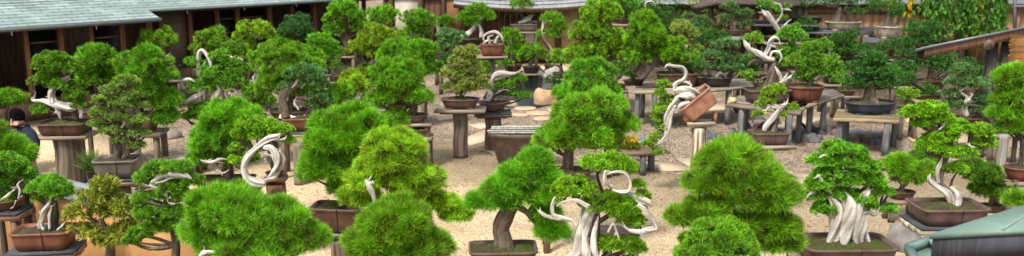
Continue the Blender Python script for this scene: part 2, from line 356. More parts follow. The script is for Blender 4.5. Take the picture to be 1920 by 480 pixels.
def make_soil(root, c, sx, sy, n, h_, rot, key, moss):
    seg, m = 28, 9; th = np.linspace(0, 2 * np.pi, seg, endpoint=False) + np.pi / seg; co, si = np.cos(th), np.sin(th); k = (np.abs(co) ** n + np.abs(si) ** n) ** (-1 / n)
    V = [[0, 0, .12 * sx]]
    for i in range(1, m + 1):
        q = i / m
        for t_ in range(seg): V.append([co[t_] * k[t_] * sx * q * .93, si[t_] * k[t_] * sy * q * .93, .12 * sx * (1 - q * q)])
    V = np.array(V); V[:, 2] += .03 * fbm(V * 1.0, 11, 5) * (sx / .35) * (1 - (np.abs(V[:, 0] / sx)) ** 4)
    cr, sr = math.cos(rot), math.sin(rot); W = np.stack([V[:, 0] * cr - V[:, 1] * sr + c[0], V[:, 0] * sr + V[:, 1] * cr + c[1], V[:, 2] + c[2] + h_ * .86], 1)
    F4 = []
    for i in range(m - 1):
        a0 = 1 + i * seg
        for t_ in range(seg): F4.append([a0 + t_, a0 + (t_ + 1) % seg, a0 + seg + (t_ + 1) % seg, a0 + seg + t_][::-1])
    F3 = [[0, 1 + t_, 1 + (t_ + 1) % seg] for t_ in range(seg)]
    q = np.clip(.5 + fbm(W, 7, 9) * 1.2 + (moss - .5), 0, 1)[:, None]
    C = np.array([.06, .042, .028]) * (1 - q) + np.array([.055, .075, .010]) * q
    mk('soil', [(W, [np.array(F4), np.array(F3)], C)], M['soil'], root, smooth=True)

WOODG, WOODG2 = (.20, .155, .115), (.055, .04, .03)
WOODB, WOODB2 = (.20, .12, .075), (.06, .038, .025)
def board(c, s, ax=(1, 0, 0), col=WOODG):
    ch = []; n = max(1, int(round(s[1] / .16))); ax_ = unit(np.array([ax[0], ax[1], 0.])); ay = np.array([-ax_[1], ax_[0], 0]); g = rs(str(c))
    for i in range(n):
        o = (i + .5) / n - .5; w1 = s[1] / n - .008; jit = g.uniform(-.015, .015)
        ch.append(box(np.array(c) + ay * o * s[1] + ax_ * jit, (s[0], w1, s[2]), ax, np.array(col) * g.uniform(.75, 1.2)))
    return ch
def log(c, r, h, key, col=WOODG, col2=WOODG2, sq=False):
    c = np.array(c, float); P = [c, c + [0, 0, h * .35], c + [.01, 0, h * .7], c + [0, 0, h]]
    return tube(P, [r * 1.0, r * .97, r * .95, r * .97], seg=40, col=col, col2=col2, ridge=.07, twist=.12, gf=4, seed=zlib.crc32(key.encode()) % 9999, sub=4, knob=.02)
def stand(kind, x, y, ztop, wpost, wtop, ds, name='display_stand', tint='g', dr=.72, slate=False, rot=0):
    a1, a2 = (WOODG, WOODG2) if tint == 'g' else (WOODB, WOODB2) if tint == 'b' else ((.66, .54, .40), (.045, .022, .012))
    lab = {'post': 'upright log stand carrying the ', 'table': 'four legged wooden stand carrying the ', 'stump': 'thick weathered stump stand carrying the '}[kind] + ds
    lab = ' '.join(lab.split()[:16])
    t = thing(name, lab, 'plant stand', (x, y, 0), 'wooden stands under the bonsai')
    ax = (math.cos(rot), math.sin(rot), 0); z = ztop
    if slate:
        mk('slate', [box((x, y, z - .0125), (wtop * .96, wtop * dr, .024), ax, (.055, .06, .065))], M['rock'], t); z -= .027
    mk('top_board', board((x, y, z - .03), (wtop, wtop * dr, .055), ax, np.array(a1) * 1.3 if tint != 'w' else (.40, .36, .28)), M['plank'], t); z -= .06
    if kind in ('post', 'stump'):
        if kind == 'post': mk('cross_board', board((x, y + .01, z - .025), (wtop * .8, wtop * dr * .5, .045), ax, np.array(a1) * .8), M['plank'], t); z -= .05
        mk('post', [log((x, y, 0), wpost / 2, z - .001, ds, a1, a2)], M['wood'], t, smooth=True)
    else:
        lx, ly = wtop * .40, wtop * dr * .36
        for sx in (-1, 1):
            for sy in (-1, 1):
                px_ = x + ax[0] * sx * lx - ax[1] * sy * ly; py_ = y + ax[1] * sx * lx + ax[0] * sy * ly
                mk('leg', [tube([(px_, py_, 0), (px_, py_, z)], [wpost / 2] * 2, seg=9, col=a1, col2=a2, ridge=.1, twist=.1, seed=int(abs(px_) * 99), sub=3, knob=.02)], M['wood'], t, smooth=True)
    return t

def cluster(lines):
    n = len(lines); par = list(range(n))
    def f(i):
        while par[i] != i: i = par[i]
        return i
    P = [[(a[0] + (b[0] - a[0]) * t, a[1] + (b[1] - a[1]) * t, a[2]) for a, b in zip(l, l[1:]) for t in (0, .25, .5, .75, 1)] for l in lines]
    for i in range(n):
        for j in range(i):
            if min(math.hypot(a[0] - b[0], a[1] - b[1]) - .6 * (a[2] + b[2]) for a in P[i] for b in P[j]) < 0: par[f(i)] = f(j)
    return [[lines[k] for k in range(n) if f(k) == r] for r in sorted({f(k) for k in range(n)})]
def tree(ds, base, hb, rim, pot, blobs, kind='pine', trunk=None, dw=None, dwo=-.06, st=('table', .10, None), name='bonsai', cat='bonsai', moss=.5, soil=True, pads=False, dens=1.0, more=None, soff=0):
    """base: photo px of the middle of the pot's bottom at height hb; rim: py of the rim; pot=(shape, width px, colour, depth ratio, turn)"""
    g = rs(ds); X, Y0, _ = at(base[0], base[1], hb); m = mpp(base[0], base[1], Y0)
    hp = max(.05, pt(base[0], rim, Y0)[2] - hb)
    root = thing(name, ds, cat, (X, Y0, hb), 'potted bonsai on the display stands')
    sh, wp, pc = pot[:3]; dr = pot[3] if len(pot) > 3 else .7; rot = pot[4] if len(pot) > 4 else 0
    n, sx, sy, po = make_pot(root, np.array([X, Y0, hb]), wp * m, hp, sh, pc, dr, rot)
    if soil: make_soil(po, np.array([X, Y0, hb]), sx, sy, n, hp, rot, ds, moss)
    allres = []
    if dw: dw = [[(q[0], q[1], q[2], (q[3] if len(q) > 3 else 0) + dwo) for q in ln] for ln in dw]
    for kd, bl in ([(kind, blobs)] + (more or [])):
        res = crown(kd, bl, Y0, ds + kd, dens); allres += res
        if pads:
            for r in res: mk('foliage_pad', [r[0]], M['leaf'], root)
        else: mk('crown', [r[0] for r in res], M['leaf'], root)
    # trunk and limbs
    ch = []
    if trunk is None:
        b = blobs[0]; top = (b[0], b[1] + b[3] * .1); bx = base[0]
        k = (rim - top[1]) ; wd = max(3.5, b[2] * .11)
        trunk = [[(bx, rim + 4, wd * 1.5), (bx + g.uniform(-.12, .12) * b[2], rim - .3 * k, wd), ((bx + top[0]) / 2 + g.uniform(-.15, .15) * b[2], rim - .62 * k, wd * .8), (top[0], top[1], wd * .45)]]
    ch += wood_lines(trunk, Y0, ds, False)
    tops = np.array([pt(q[0], q[1], Y0 + (q[3] if len(q) > 3 else 0)) for ln in trunk for q in ln])
    wl = []
    if dw:
        for grp in cluster(dw): mk('deadwood', wood_lines(grp, Y0, ds + 'd' + str(grp[0][0]), True), M['dead'], root, smooth=True)
        tops = np.concatenate([tops, np.array([pt(q[0], q[1], Y0) for ln in dw for q in ln])])
    for (_c, c, Rb, subs) in allres:
        for cc, rr, d in subs:
            if d is None and len(subs) > 1: continue
            src = tops[np.argmin(((tops - cc) ** 2).sum(1) + (tops[:, 2] > cc[2] + .05) * 4)]; dist = np.linalg.norm(cc - src)
            if dist < .04: continue
            mid = (src + cc) / 2 + g.normal(size=3) * dist * .08 - np.array([0, 0, dist * .06])
            r0 = min(.028, .012 + dist * .02)
            ch.append(tube([src, mid, cc], [r0, r0 * .7, r0 * .3], seg=6, col=BARK, col2=BARK2, ridge=.1, twist=0, sub=3, seed=3, knob=.15))
    mk('trunk', ch, M['bark'], root, smooth=True)
    if pot[1] > 58 and soil and kind != 'none':
        cr, sr = math.cos(rot), math.sin(rot); W_ = []
        for q in ((.0, -1.03, hp), (.0, -1.0, hp * .86), (.0, -.90, hp * .2), (.0, -.84, .0)):
            W_.append((X + .12 * sx * cr - q[1] * sy * sr, Y0 + .12 * sx * sr + q[1] * sy * cr, hb + q[2] + .004))
        mk('tie_wire', [tube(W_, [.0045] * 4, seg=5, col=(.02, .02, .02), col2=(.02, .02, .02), sub=2, ridge=0)], M['paint'], root)
    if st: 
        k, wpst, wt = st[:3]; wt = wt * m if wt else wp * m * 1.12; wpst = wpst * m if wpst > 1 else wpst
        stand(k, X, Y0, hb - .002, wpst, wt, ds, tint=(st[3] if len(st) > 3 else 'g'), slate=(len(st) > 4), dr=max(.5, dr * .95), rot=rot)
    return root
M['dark_back'] = gravel('dark brown ground', (.03, .022, .014), (.075, .055, .035), (.15, .12, .08), 16, .8)  # dark brown tone for the sheets added over the back gravel

# ================================================================ the setting
def poly(name, px, z, mat, thick=0, h=0, **kw):
    P = np.array([at(x, y, h) for x, y in px]); P[:, 2] = z
    return mk(name, [prism(P, thick or .004, (.4, .36, .3))], mat, None, kind='structure', **kw)
S = 90.
mk('ground', [(np.array([[-S, -10, 0], [S, -10, 0], [S, 150, 0], [-S, 150, 0]]), np.array([[0, 1, 2, 3]]), (.3, .3, .3))], M['gravel'], None, kind='structure')
poly('sand', [(150, 520), (300, 380), (470, 250), (610, 232), (760, 262), (900, 268), (1000, 285), (1190, 322), (1340, 330), (1500, 348), (1640, 352), (1760, 330), (1960, 330), (2100, 900), (1000, 1500), (0, 1200)], .006, M['sand'])
poly('dirt_ground', [(-60, 225), (60, 215), (170, 232), (330, 238), (345, 262), (230, 300), (-60, 340)], .006, M['sand'])
poly('pond', [(905, 185), (925, 152), (985, 140), (1050, 146), (1085, 162), (1060, 192), (1000, 205), (950, 203)], .012, M['water'])
poly('pond_bank', [(960, 142), (985, 118), (1070, 112), (1110, 128), (1085, 150), (1030, 143)], .02, M['sand'], .02)
for q in ([(868, 262), (905, 247), (960, 240), (968, 250), (925, 262), (880, 276)], [(878, 236), (935, 228), (955, 232), (900, 244)], [(905, 282), (985, 262), (1010, 272), (930, 292)],
          [(1192, 302), (1262, 306), (1300, 322), (1236, 322)], [(1266, 300), (1330, 298), (1392, 316), (1306, 321)], [(1098, 288), (1188, 298), (1232, 320), (1140, 308)],
          [(1470, 328), (1515, 323), (1560, 338), (1500, 346)], [(1396, 312), (1470, 322), (1496, 338), (1420, 332)], [(1328, 272), (1390, 276), (1410, 286), (1340, 284)],
          [(1490, 222), (1560, 214), (1590, 232), (1510, 246)], [(1450, 238), (1500, 226), (1516, 246), (1470, 258)], [(1690, 250), (1790, 244), (1830, 268), (1720, 274)], [(1310, 196), (1365, 192), (1378, 212), (1322, 216)],
          [(1240, 205), (1304, 200), (1316, 216), (1250, 222)], [(1690, 212), (1760, 206), (1780, 226), (1700, 230)], [(815, 214), (850, 210), (860, 222), (822, 228)]):
    P = np.array([at(x, y, 0) for x, y in q]); P[:, 2] = .03
    mk('path', [prism(P, .03, (.50, .39, .27))], M['stone'], None, kind='structure')
for x, y, r in ((985, 205, 14), (1010, 214, 16), (975, 217, 12), (1040, 208, 12), (1020, 224, 14)):
    c = at(x, y, 0); m = mpp(x, y, c[1])
    mk('path', [lathe(c, [(1, 0), (1, .03), (.9, .045)], 14, (.48, .33, .22), r * m * 1.1, r * m * 1.5, 2.6, x)], M['stone'], None, kind='structure')

poly('dark_ground', [(1170, 108), (1980, 104), (1980, 215), (1800, 235), (1700, 205), (1560, 190), (1440, 178), (1340, 160), (1180, 150)], .008, M['dark_back'])  # dark sheet added over the gravel to darken the back right
poly('dark_ground', [(250, 100), (760, 84), (800, 112), (700, 150), (560, 168), (330, 190)], .008, M['dark_back'])  # second added dark sheet, under the back rows on the left
# ---------------------------------------------------------------- the long wing with its copper roof (eaves run back to the right)
U = np.array([.656, .755, 0]); Nn = np.array([-.755, .656, 0]); Zv = np.array([0, 0, 1.])
def roof_rows(e0, length, depth, pitch, t0, rowh=.19, right_cut=0.0):
    """shingle courses, each with its own lip; e0 = eave start, along U, rising along Nn"""
    nrow = int(depth / rowh); V, F, uv = [], [], []; up = Nn * math.cos(pitch) + Zv * math.sin(pitch); no = Zv * math.cos(pitch) - Nn * math.sin(pitch)
    for i in range(nrow):
        a0, a1 = i * rowh, (i + 1) * rowh + .01
        for s_, lift in ((a0, .020), (a1, .004)):
            for l_ in (t0, length): V.append(e0 + U * l_ + up * s_ + no * lift); uv.append((l_, s_))
        for l_ in (t0, length): V.append(e0 + U * l_ + up * a0 - no * .012); uv.append((l_, a0 + .03))
        k = 6 * i; F += [[k, k + 1, k + 3, k + 2], [k + 4, k + 5, k + 1, k]]
    return np.array(V), np.array(F), np.array(uv), up, no
def wing(ds, e0, t0, length, h, posts, panels, pitch=R_(17), depth=5.2, setb=1.15, floor_h=.42):
    t = thing('tea_house', ds, 'building', tuple(e0 * np.array([1, 1, 0])))
    V, F, uv, up, no = roof_rows(e0, length, depth, pitch, t0)
    rf = mk('roof', [(V, F, (.29, .37, .355))], M['roof'], t, uv=uv)
    a_, b_ = e0 + U * t0, e0 + U * length
    mk('roof_deck', [prism([a_ - no * .016, b_ - no * .016, b_ + up * depth - no * .016, a_ + up * depth - no * .016], .07, (.10, .065, .045))], M['wood'], t)
    mk('gutter', [tube([a_ - Nn * .07 - Zv * .03, b_ - Nn * .07 - Zv * .03], [.045, .045], seg=8, col=(.16, .19, .19), col2=(.10, .12, .12), sub=2, ridge=.02)], M['paint'], rf)
    for l_ in np.arange(t0 + .4, length, 1.9):
        p0 = e0 + U * l_ - Nn * .07; mk('gutter_bracket', [beam(p0 - Zv * .02, p0 - Zv * .16 - Nn * .02, .02, .012, (.4, .42, .42))], M['paint'], rf)
    base = e0 * np.array([1, 1, 0]) + Nn * setb
    mk('wall', [box(base + U * (t0 + length) / 2 + Nn * 1.9 + Zv * 1.4, (length - t0, .1, 2.8), U, (.085, .052, .030))], M['wood'], t)
    mk('veranda', [box(base + U * (t0 + length) / 2 + Nn * .05 + Zv * (floor_h / 2), (length - t0, .9, floor_h), U, (.17, .10, .06))], M['wood'], t)
    mk('lintel', [box(base + U * (t0 + length) / 2 + Nn * .02 + Zv * (h - .12), (length - t0, .12, .16), U, (.10, .06, .04))], M['wood'], t)
    for l_, w_ in posts:
        mk('post', [box(base + U * l_ + Zv * ((h + floor_h) / 2 - .02), (w_, .14, h - floor_h), U, (.27, .13, .075))], M['wood'], t)
    for l_, w_, c in panels:
        for hh_ in (.9, 1.35, 1.8): mk('rail', [box(base + U * l_ + Nn * .09 + Zv * hh_, (w_, .03, .035), U, (.22, .115, .065))], M['wood'], t)
        if c == 'glass': mk('window', [box(base + U * l_ + Nn * .12 + Zv * ((h + floor_h) / 2 - .1), (w_, .015, h - floor_h - .25), U, (.02, .022, .022))], M['glass'], t)
        else: mk('wall_panel', [box(base + U * l_ + Nn * .10 + Zv * ((h + floor_h) / 2 - .05), (w_, .04, h - floor_h - .1), U, c)], M['plaster'], t)
    return t
gm = bpy.data.materials.new('window glass'); gm.use_nodes = True; p = gm.node_tree.nodes['Principled BSDF']
p.inputs['Base Color'].default_value = (.012, .013, .012, 1); p.inputs['Roughness'].default_value = .35; p.inputs['Specular IOR Level'].default_value = .3
M['glass'] = gm
CREAM = (.42, .31, .17)
e1 = at(0, 54, 2.3)
Lr = 3.75
wing('long low tea house wing with grey green shingle roof at upper left', e1, -4, Lr, 2.3,
     [(-3.2, .12), (-2.2, .12), (-.52, .30), (.12, .09), (.95, .09), (1.75, .10), (2.5, .09), (3.3, .1)],
     [(-1.2, 1.3, (.36, .25, .13)), (1.35, .7, 'glass'), (2.9, .7, 'glass')])
e2 = at(305, 18, 2.3)
wing('second tea house wing stepping back with pale roof edge and dark glazed doors', e2, -1.6, 9.6, 2.3,
     [(-.9, .1), (.15, .12), (.55, .10), (1.45, .12), (2.4, .1), (3.1, .14), (4.3, .14), (5.2, .1), (6.1, .1), (7.3, .14), (8.3, .1)],
     [(1.0, .75, (.20, .155, .10)), (2.8, .6, 'glass'), (3.7, 1.0, 'glass'), (5.65, .7, 'glass')])
# front wing facing the camera
bl = thing('timber_house', 'dark boarded house facing the pond under a curved grey roof edge', 'building', (-2.4, 31.6, 0))
YB = 31.6
x0, x1 = pt(720, 60, YB)[0], pt(1112, 60, YB)[0]
ch = []; g = rs('boards'); x = x0
while x < x1:
    ch.append(box((x + .1, YB, 1.5), (.195, .05 + g.uniform(0, .02), 3.0), (1, 0, 0), np.array([.105, .05, .032]) * g.uniform(.7, 1.25))); x += .2
mk('wall', ch, M['wood'], bl)
for px, wd in ((735, .16), (790, .18), (832, .14), (872, .10), (916, .12), (1000, .14), (1046, .16)):
    mk('post', [box((pt(px, 60, YB)[0], YB - .08, 1.5), (wd, .12, 3.0), (1, 0, 0), (.07, .035, .022))], M['wood'], bl)
for px0, px1, c in ((742, 786, (.48, .42, .34)), (838, 866, (.22, .10, .05)), (1008, 1042, (.34, .24, .12)), (1052, 1090, (.34, .25, .14))):
    a0, a1 = pt(px0, 60, YB)[0], pt(px1, 60, YB)[0]
    mk('wall_panel', [box(((a0 + a1) / 2, YB - .05, 1.5), (a1 - a0, .04, 2.7), (1, 0, 0), c)], M['plaster'], bl)
mk('lintel', [box(((x0 + x1) / 2, YB - .1, 2.36), (x1 - x0, .1, .14), (1, 0, 0), (.06, .03, .02))], M['wood'], bl)
ra, rb = pt(850, 4, YB - .9), pt(1125, 4, YB - .9); zr = 2.06
V, F, uv = [], [], []; npx = 24
for i in range(12):
    for k in range(npx + 1):
        q = k / npx; xx = ra[0] + (rb[0] - ra[0]) * q; cu = .16 * (2 * q - 1) ** 2 - .10
        for s_, lf in ((i * .3, .03), (i * .3 + .31, .0)):
            V.append([xx, YB - .95 + s_, zr + cu + s_ * .36 + lf]); uv.append((xx, s_))
    b0 = i * (npx + 1) * 2
    for k in range(npx): F.append([b0 + 2 * k, b0 + 2 * k + 2, b0 + 2 * k + 3, b0 + 2 * k + 1])
mk('roof', [(np.array(V), np.array(F), (.27, .29, .30))], M['roof'], bl, uv=np.array(uv))
V2 = [];
for k in range(npx + 1):
    q = k / npx; xx = ra[0] + (rb[0] - ra[0]) * q; cu = .16 * (2 * q - 1) ** 2 - .10
    V2 += [[xx, YB - .95, zr + cu + .02], [xx, YB - .95, zr + cu - .10], [xx, YB + .1, zr + cu + .27]]
F2 = []
for k in range(npx):
    o = 3 * k; F2 += [[o, o + 1, o + 4, o + 3], [o + 1, o + 2, o + 5, o + 4]]
mk('eave', [(np.array(V2), np.array(F2), (.13, .075, .045))], M['wood'], bl)
pz = pt(996, 60, YB - .2)
mk('notice_board', [box((pz[0], YB - .17, pz[2]), (.42, .03, .78), (1, 0, 0), (.62, .62, .60))], M['paint'], None, label='white notice board hung on the dark boarded wall behind the bonsai', category='notice board')
# house and roof seen over the fence, back hedge
YF = 34.5
# ---------------------------------------------------------------- board fence at the back right
ft = thing('board_fence', 'tall tan wooden board fence closing the garden at the back right', 'fence', (9, 32.5, 0))
YF = 32.5; x0, x1 = pt(1085, 50, YF)[0], pt(2030, 50, YF)[0]; x = x0; g = rs('fence'); ch = []
while x < x1:
    ch.append(box((x + .15, YF + .03, 1.0), (.293, .03, 2.0), (1, 0, 0), np.array([.38, .225, .115]) * g.uniform(.82, 1.12))); x += .3
mk('board_panel', ch, M['wood'], ft)
for px in (1170, 1262, 1345, 1425, 1508, 1592, 1676, 1736, 1820, 1905):
    mk('post', [box((pt(px, 50, YF)[0], YF - .06, 1.02), (.13, .13, 2.05), (1, 0, 0), (.22, .12, .075))], M['wood'], ft)
mk('rail', [box(((x0 + x1) / 2, YF - .02, 1.75), (x1 - x0, .07, .1), (1, 0, 0), (.25, .145, .09))], M['wood'], ft)
cz = pt(1900, 14, YF)[2]
mk('coping', [prism([(x0, YF - .35, 2.06), (x1, YF - .35, 2.06), (x1, YF + .05, 2.22), (x0, YF + .05, 2.22)], .05, (.20, .21, .22)), prism([(x0, YF + .05, 2.22), (x1, YF + .05, 2.22), (x1, YF + .45, 2.06), (x0, YF + .45, 2.06)], .05, (.20, .21, .22))], M['tile'], ft)
nb = thing('neighbour_house', 'plain grey roofed house standing beyond the tan fence', 'building', (10, 42, 0))
mk('wall', [box((10, 44, 2), (26, 6, 4), (1, 0, 0), (.34, .29, .22))], M['plaster'], nb)
mk('roof', [prism([(-3.6, 40.4, 4), (23.6, 40.4, 4), (23.6, 44, 5.6), (-3.6, 44, 5.6)], .15, (.2, .2, .21)), prism([(-3.6, 44, 5.6), (23.6, 44, 5.6), (23.6, 47.6, 4), (-3.6, 47.6, 4)], .15, (.2, .2, .21))], M['tile'], nb)
# pavilion eave with thatched edge, top centre right
pv = thing('garden_pavilion', 'small pavilion with a dark sweeping eave in front of the tan fence', 'building', (8.3, 31, 0))
c0 = pt(1375, 4, 30.2)
mk('roof', [prism([pt(1300, 13, 30.2), pt(1345, 4, 30.2), pt(1500, 8, 30.2), pt(1500, -20, 31.6), pt(1345, -25, 31.6)], .10, (.075, .06, .05))], M['wood'], pv)
for px in (1335, 1488): 
    q = pt(px, 12, 30.8); mk('post', [box((q[0], 30.8, q[2] / 2), (.12, .12, q[2]), (1, 0, 0), (.13, .10, .07))], M['wood'], pv)

# ---------------------------------------------------------------- shed roof, posts and blind, right
sh = thing('garden_shed', 'open shed with a long sloping timber roof edge and round beam ends', 'shed', (9.5, 20, 0))
Ya, Yb = 19.4, 19.85
P0, P1 = pt(1728, 90, Ya), pt(1990, 37, Ya)
def slab(a_, b_, y0, y1, up0, up1, col, mat, nm, par, yr=0.0):
    V = []
    for y in (y0, y1):
        for p_, in ((a_,), (b_,)):
            V += [[p_[0], y, p_[2] + up0 + yr * (y - y0)], [p_[0], y, p_[2] + up1 + yr * (y - y0)]]
    V = np.array(V); F = np.array([[0, 2, 3, 1], [4, 5, 7, 6], [0, 1, 5, 4], [2, 6, 7, 3], [1, 3, 7, 5], [0, 4, 6, 2]])
    mk(nm, [(V, F, col)], mat, par)
slab(P0, P1, Ya - .02, Yb, -.03, .022, (.14, .155, .165), M['tile'], 'roof', sh, -.3)
P0b = P0 + np.array([.10, 0, .03]); 
slab(P0b, P1, Ya + .03, Ya + .10, -.24, -.033, (.20, .105, .06), M['wood'], 'fascia_board', sh)
slab(P0b, P1, Ya + .14, Yb - .05, -.20, -.085, (.05, .032, .024), M['wood'], 'roof_deck', sh, -.3)
for px, wd in ((1862, .17), (1888, .16), (1935, .16)):
    q = pt(px, 78, Ya + .3); mk('post', [box((q[0], Ya + .3, q[2] / 2), (wd, .16, q[2]), (1, 0, 0), (.055, .045, .04))], M['wood'], sh)
q = pt(1856, 84, Ya); V = lathe((0, 0, 0), [(.0, 0), (.11, 0), (.11, .5), (0, .5)], 16, (.19, .13, .10)); W_ = V[0][:, [0, 2, 1]] + np.array([q[0], Ya + .02, q[2]])
mk('beam', [(W_, V[1], V[2])], M['wood'], sh)
q0, q1 = pt(1896, 68, Ya - .15), pt(1960, 122, Ya - .15); ch = []; g = rs('blind'); z = q0[2]
while z > q1[2]:
    ch.append(tube([(q0[0] + g.uniform(-.03, .03), Ya - .15, z), (q1[0], Ya - .15, z + g.uniform(-.01, .01))], [.013, .013], seg=6, col=np.array([.50, .25, .08]) * g.uniform(.6, 1.2), ridge=.02, sub=2)); z -= .024
mk('bamboo_blind', ch, M['paint'], None, label='rolled orange bamboo blind hanging at the right end of the shed roof', category='blind', origin=(q0[0], Ya - .15, q0[2]))
fr = thing('metal_frame', 'grey metal frame standing on the shed roof at the far right', 'frame', tuple(pt(1903, 64, Ya + .2)))
for a_, b_ in (((1903, 66), (1903, -30)), ((1903, 60), (1960, 60)), ((1903, 12), (1960, 12))):
    mk('bar', [beam(pt(*a_, Ya + .2), pt(*b_, Ya + .2), .055, .055, (.12, .12, .13))], M['paint'], fr)

# ---------------------------------------------------------------- tan wall with grey tile coping, lower left
WH = 1.4
wa, wb = at(-70, 300, WH), at(385, 408, WH)
d = unit((wb - wa) * np.array([1, 1, 0])); nrm = np.array([d[1], -d[0], 0]); Lw = np.linalg.norm((wb - wa)[:2])
tw = thing('plaster_wall', 'low ochre plaster wall capped with grey curved roof tiles', 'wall', (float((wa[0] + wb[0]) / 2), float((wa[1] + wb[1]) / 2), 0))
mid = (wa + wb) / 2
mk('plaster', [box((mid[0], mid[1], (WH - .1) / 2), (Lw, .16, WH - .1), d, (.38, .20, .075))], M['plaster'], tw)
mk('footing', [box((mid[0], mid[1], .12), (Lw + .02, .22, .24), d, (.25, .23, .2))], M['rock'], tw)
nt_ = int(Lw / .27)
for i in range(nt_):
    c = wa + d * (i + .5) * Lw / nt_; V, F = [], []
    for side in (-1, 1):
        th = np.linspace(0, np.pi, 7); o = len(V)
        for s_ in (0.0, .145):
            for t_ in th:
                off_ = math.cos(t_) * .07; hh = math.sin(t_) * .045
                V.append(c + d * off_ + nrm * side * s_ + Zv * (-.085 + (.145 - s_) * .5 + hh))
        for k in range(6): F.append([o + k, o + k + 1, o + 8 + k, o + 7 + k])
        F.append([o + 7 + k for k in range(7)])
    V = np.array(V)
    F4 = np.array([f for f in F if len(f) == 4]); F7 = np.array([f for f in F if len(f) == 7])
    mk('roof_tile', [(V, [F4, F7], np.array([.15, .165, .185]) * rs(i).uniform(.75, 1.3))], M['tile'], tw, smooth=False)
mk('coping_bed', [prism([wa + nrm * .13 - Zv * .10, wb + nrm * .13 - Zv * .10, wb - Zv * .03, wa - Zv * .03], .03, (.12, .13, .145)), prism([wa - Zv * .03, wb - Zv * .03, wb - nrm * .13 - Zv * .10, wa - nrm * .13 - Zv * .10], .03, (.12, .13, .145))], M['tile'], tw)
mk('ridge_tile', [tube([wa + Zv * .01, wb + Zv * .01], [.06, .06], seg=12, col=(.19, .205, .225), col2=(.13, .14, .16), ridge=.02, sub=2)], M['tile'], tw, smooth=True)

# ---------------------------------------------------------------- green copper roofs in the near right corner
def hut(ds, hC, top, fas, col, base_in=.25):
    P = [at(x, y, hC + dz) for x, y, dz in top]
    c = sum(P) / len(P); t = thing('copper_roofed_hut', ds, 'hut', (c[0], c[1], 0))
    mk('roof', [prism(P, .035, col)], M['copper'], t)
    Q = [p_ + (c - p_) * .03 - Zv * .037 for p_ in P]; mk('fascia', [prism(Q, fas, (.045, .045, .052))], M['wood'], t)
    Q = [p_ + (c - p_) * base_in - Zv * (fas + .04) for p_ in P]; zz = min(q[2] for q in Q)
    for q in Q: q[2] = zz
    mk('wall', [prism(Q, zz, (.03, .028, .028))], M['wood'], t)
    return t, P
t, P = hut('near garden hut with pale verdigris copper roof and dark fascia at lower right', 2.4, [(1743, 439, 0), (2050, 424, 0), (2040, 352, .08), (1925, 382, .07)], .16, (.13, .20, .165))
for k in range(2, 3):
    a_ = P[0] + (P[1] - P[0]) * k * .22; b_ = P[3] + (P[2] - P[3]) * k * .22
    mk('seam', [beam(a_ + Zv * .008, b_ + Zv * .008, .012, .006, (.17, .26, .21))], M['copper'], t)
t, P = hut('lower green copper roof with folded gutter beside a grey boulder', 2.1, [(1702, 474, 0), (1760, 454, .06), (1830, 470, .06), (1800, 520, 0), (1728, 520, 0)], .10, (.19, .28, .235))
mk('gutter', [beam(P[0] + Zv * .03, P[1] + Zv * .03, .05, .06, (.11, .18, .155)), beam(P[0] + Zv * .03, P[4] + Zv * .03, .05, .06, (.11, .18, .155))], M['copper'], t)
q = (P[0] + P[1] * 1.6) / 2.6
mk('strap', [beam(q + np.array([-.01, -.05, .08]), q + np.array([.05, -.12, -.02]), .03, .03, (.16, .3, .26))], M['copper'], t)

# ---------------------------------------------------------------- rocks
def rock(px, py, w_, h_, col, label, group=None, cat='rock', hb=0, key=0):
    c = at(px, py, hb); m = mpp(px, py, c[1]); g = rs((px, py, key)); seg, st = 16, 10; V = []
    for i in range(st + 1):
        ph = -np.pi / 2 * .45 + (np.pi / 2 * 1.45) * i / st
        for k in range(seg):
            th = 2 * np.pi * k / seg; V.append([math.cos(ph) * math.cos(th), math.cos(ph) * math.sin(th) * .8, math.sin(ph)])
    V = np.array(V); sd_ = int(g.integers(1e5)); f = 1 + .32 * noise(V, 1.5, sd_) + .14 * noise(V, 3.3, sd_ + 1); V = np.round(V * f[:, None] * 5) / 5 * .35 + V * f[:, None] * .65
    W = V * np.array([w_ * m / 2, w_ * m / 2, h_ * m * .8]) + np.array([c[0], c[1] + w_ * m * .3, hb + h_ * m * .1])
    i, j = np.meshgrid(np.arange(st), np.arange(seg), indexing='ij'); j2 = (j + 1) % seg
    F = np.stack([i * seg + j, i * seg + j2, (i + 1) * seg + j2, (i + 1) * seg + j], -1).reshape(-1, 4)
    o = mk('rock', [(W, [F, (np.arange(seg) + st * seg)[None], np.arange(seg)[::-1][None]], col)], M['rock'], None, label=label, category=cat, origin=(c[0], c[1], hb))
    if group: o['group'] = group
    return o
rock(1022, 197, 42, 30, (.42, .28, .16), 'large rounded tan boulder on the near edge of the pond')
rock(1008, 146, 30, 20, (.22, .21, .19), 'grey boulder at the far left side of the pond')
rock(1040, 148, 36, 22, (.34, .33, .27), 'mossy pale grey boulder at the far right side of the pond')
rock(1024, 142, 10, 14, (.40, .24, .12), 'small orange brown stone wedged between the two far pond boulders')
rock(962, 200, 22, 12, (.36, .27, .18), 'small tan stone on the left bank of the pond')
rock(1075, 176, 18, 10, (.25, .23, .20), 'flat grey stone at the right end of the pond')
rock(1702, 474, 68, 62, (.20, .19, .175), 'big rough grey boulder beside the green copper roof in the foreground')
g = rs('rocks2')
for i in range(56):
    if i < 32: x, y = g.uniform(1492, 1672), 0; y = 252 + (x - 1490) * .02 + g.uniform(-6, 18)
    elif i < 46: x, y = g.uniform(1395, 1490), g.uniform(225, 268)
    else: x, y = g.uniform(1300, 1400), g.uniform(244, 262)
    c = [(.075, .08, .09), (.11, .11, .115), (.16, .15, .14), (.2, .14, .12)][g.integers(4)]
    rock(x, y, g.uniform(14, 30), g.uniform(9, 17), c, 'dark rounded border stone lying under the display benches on the right', 'dark border stones', key=i)
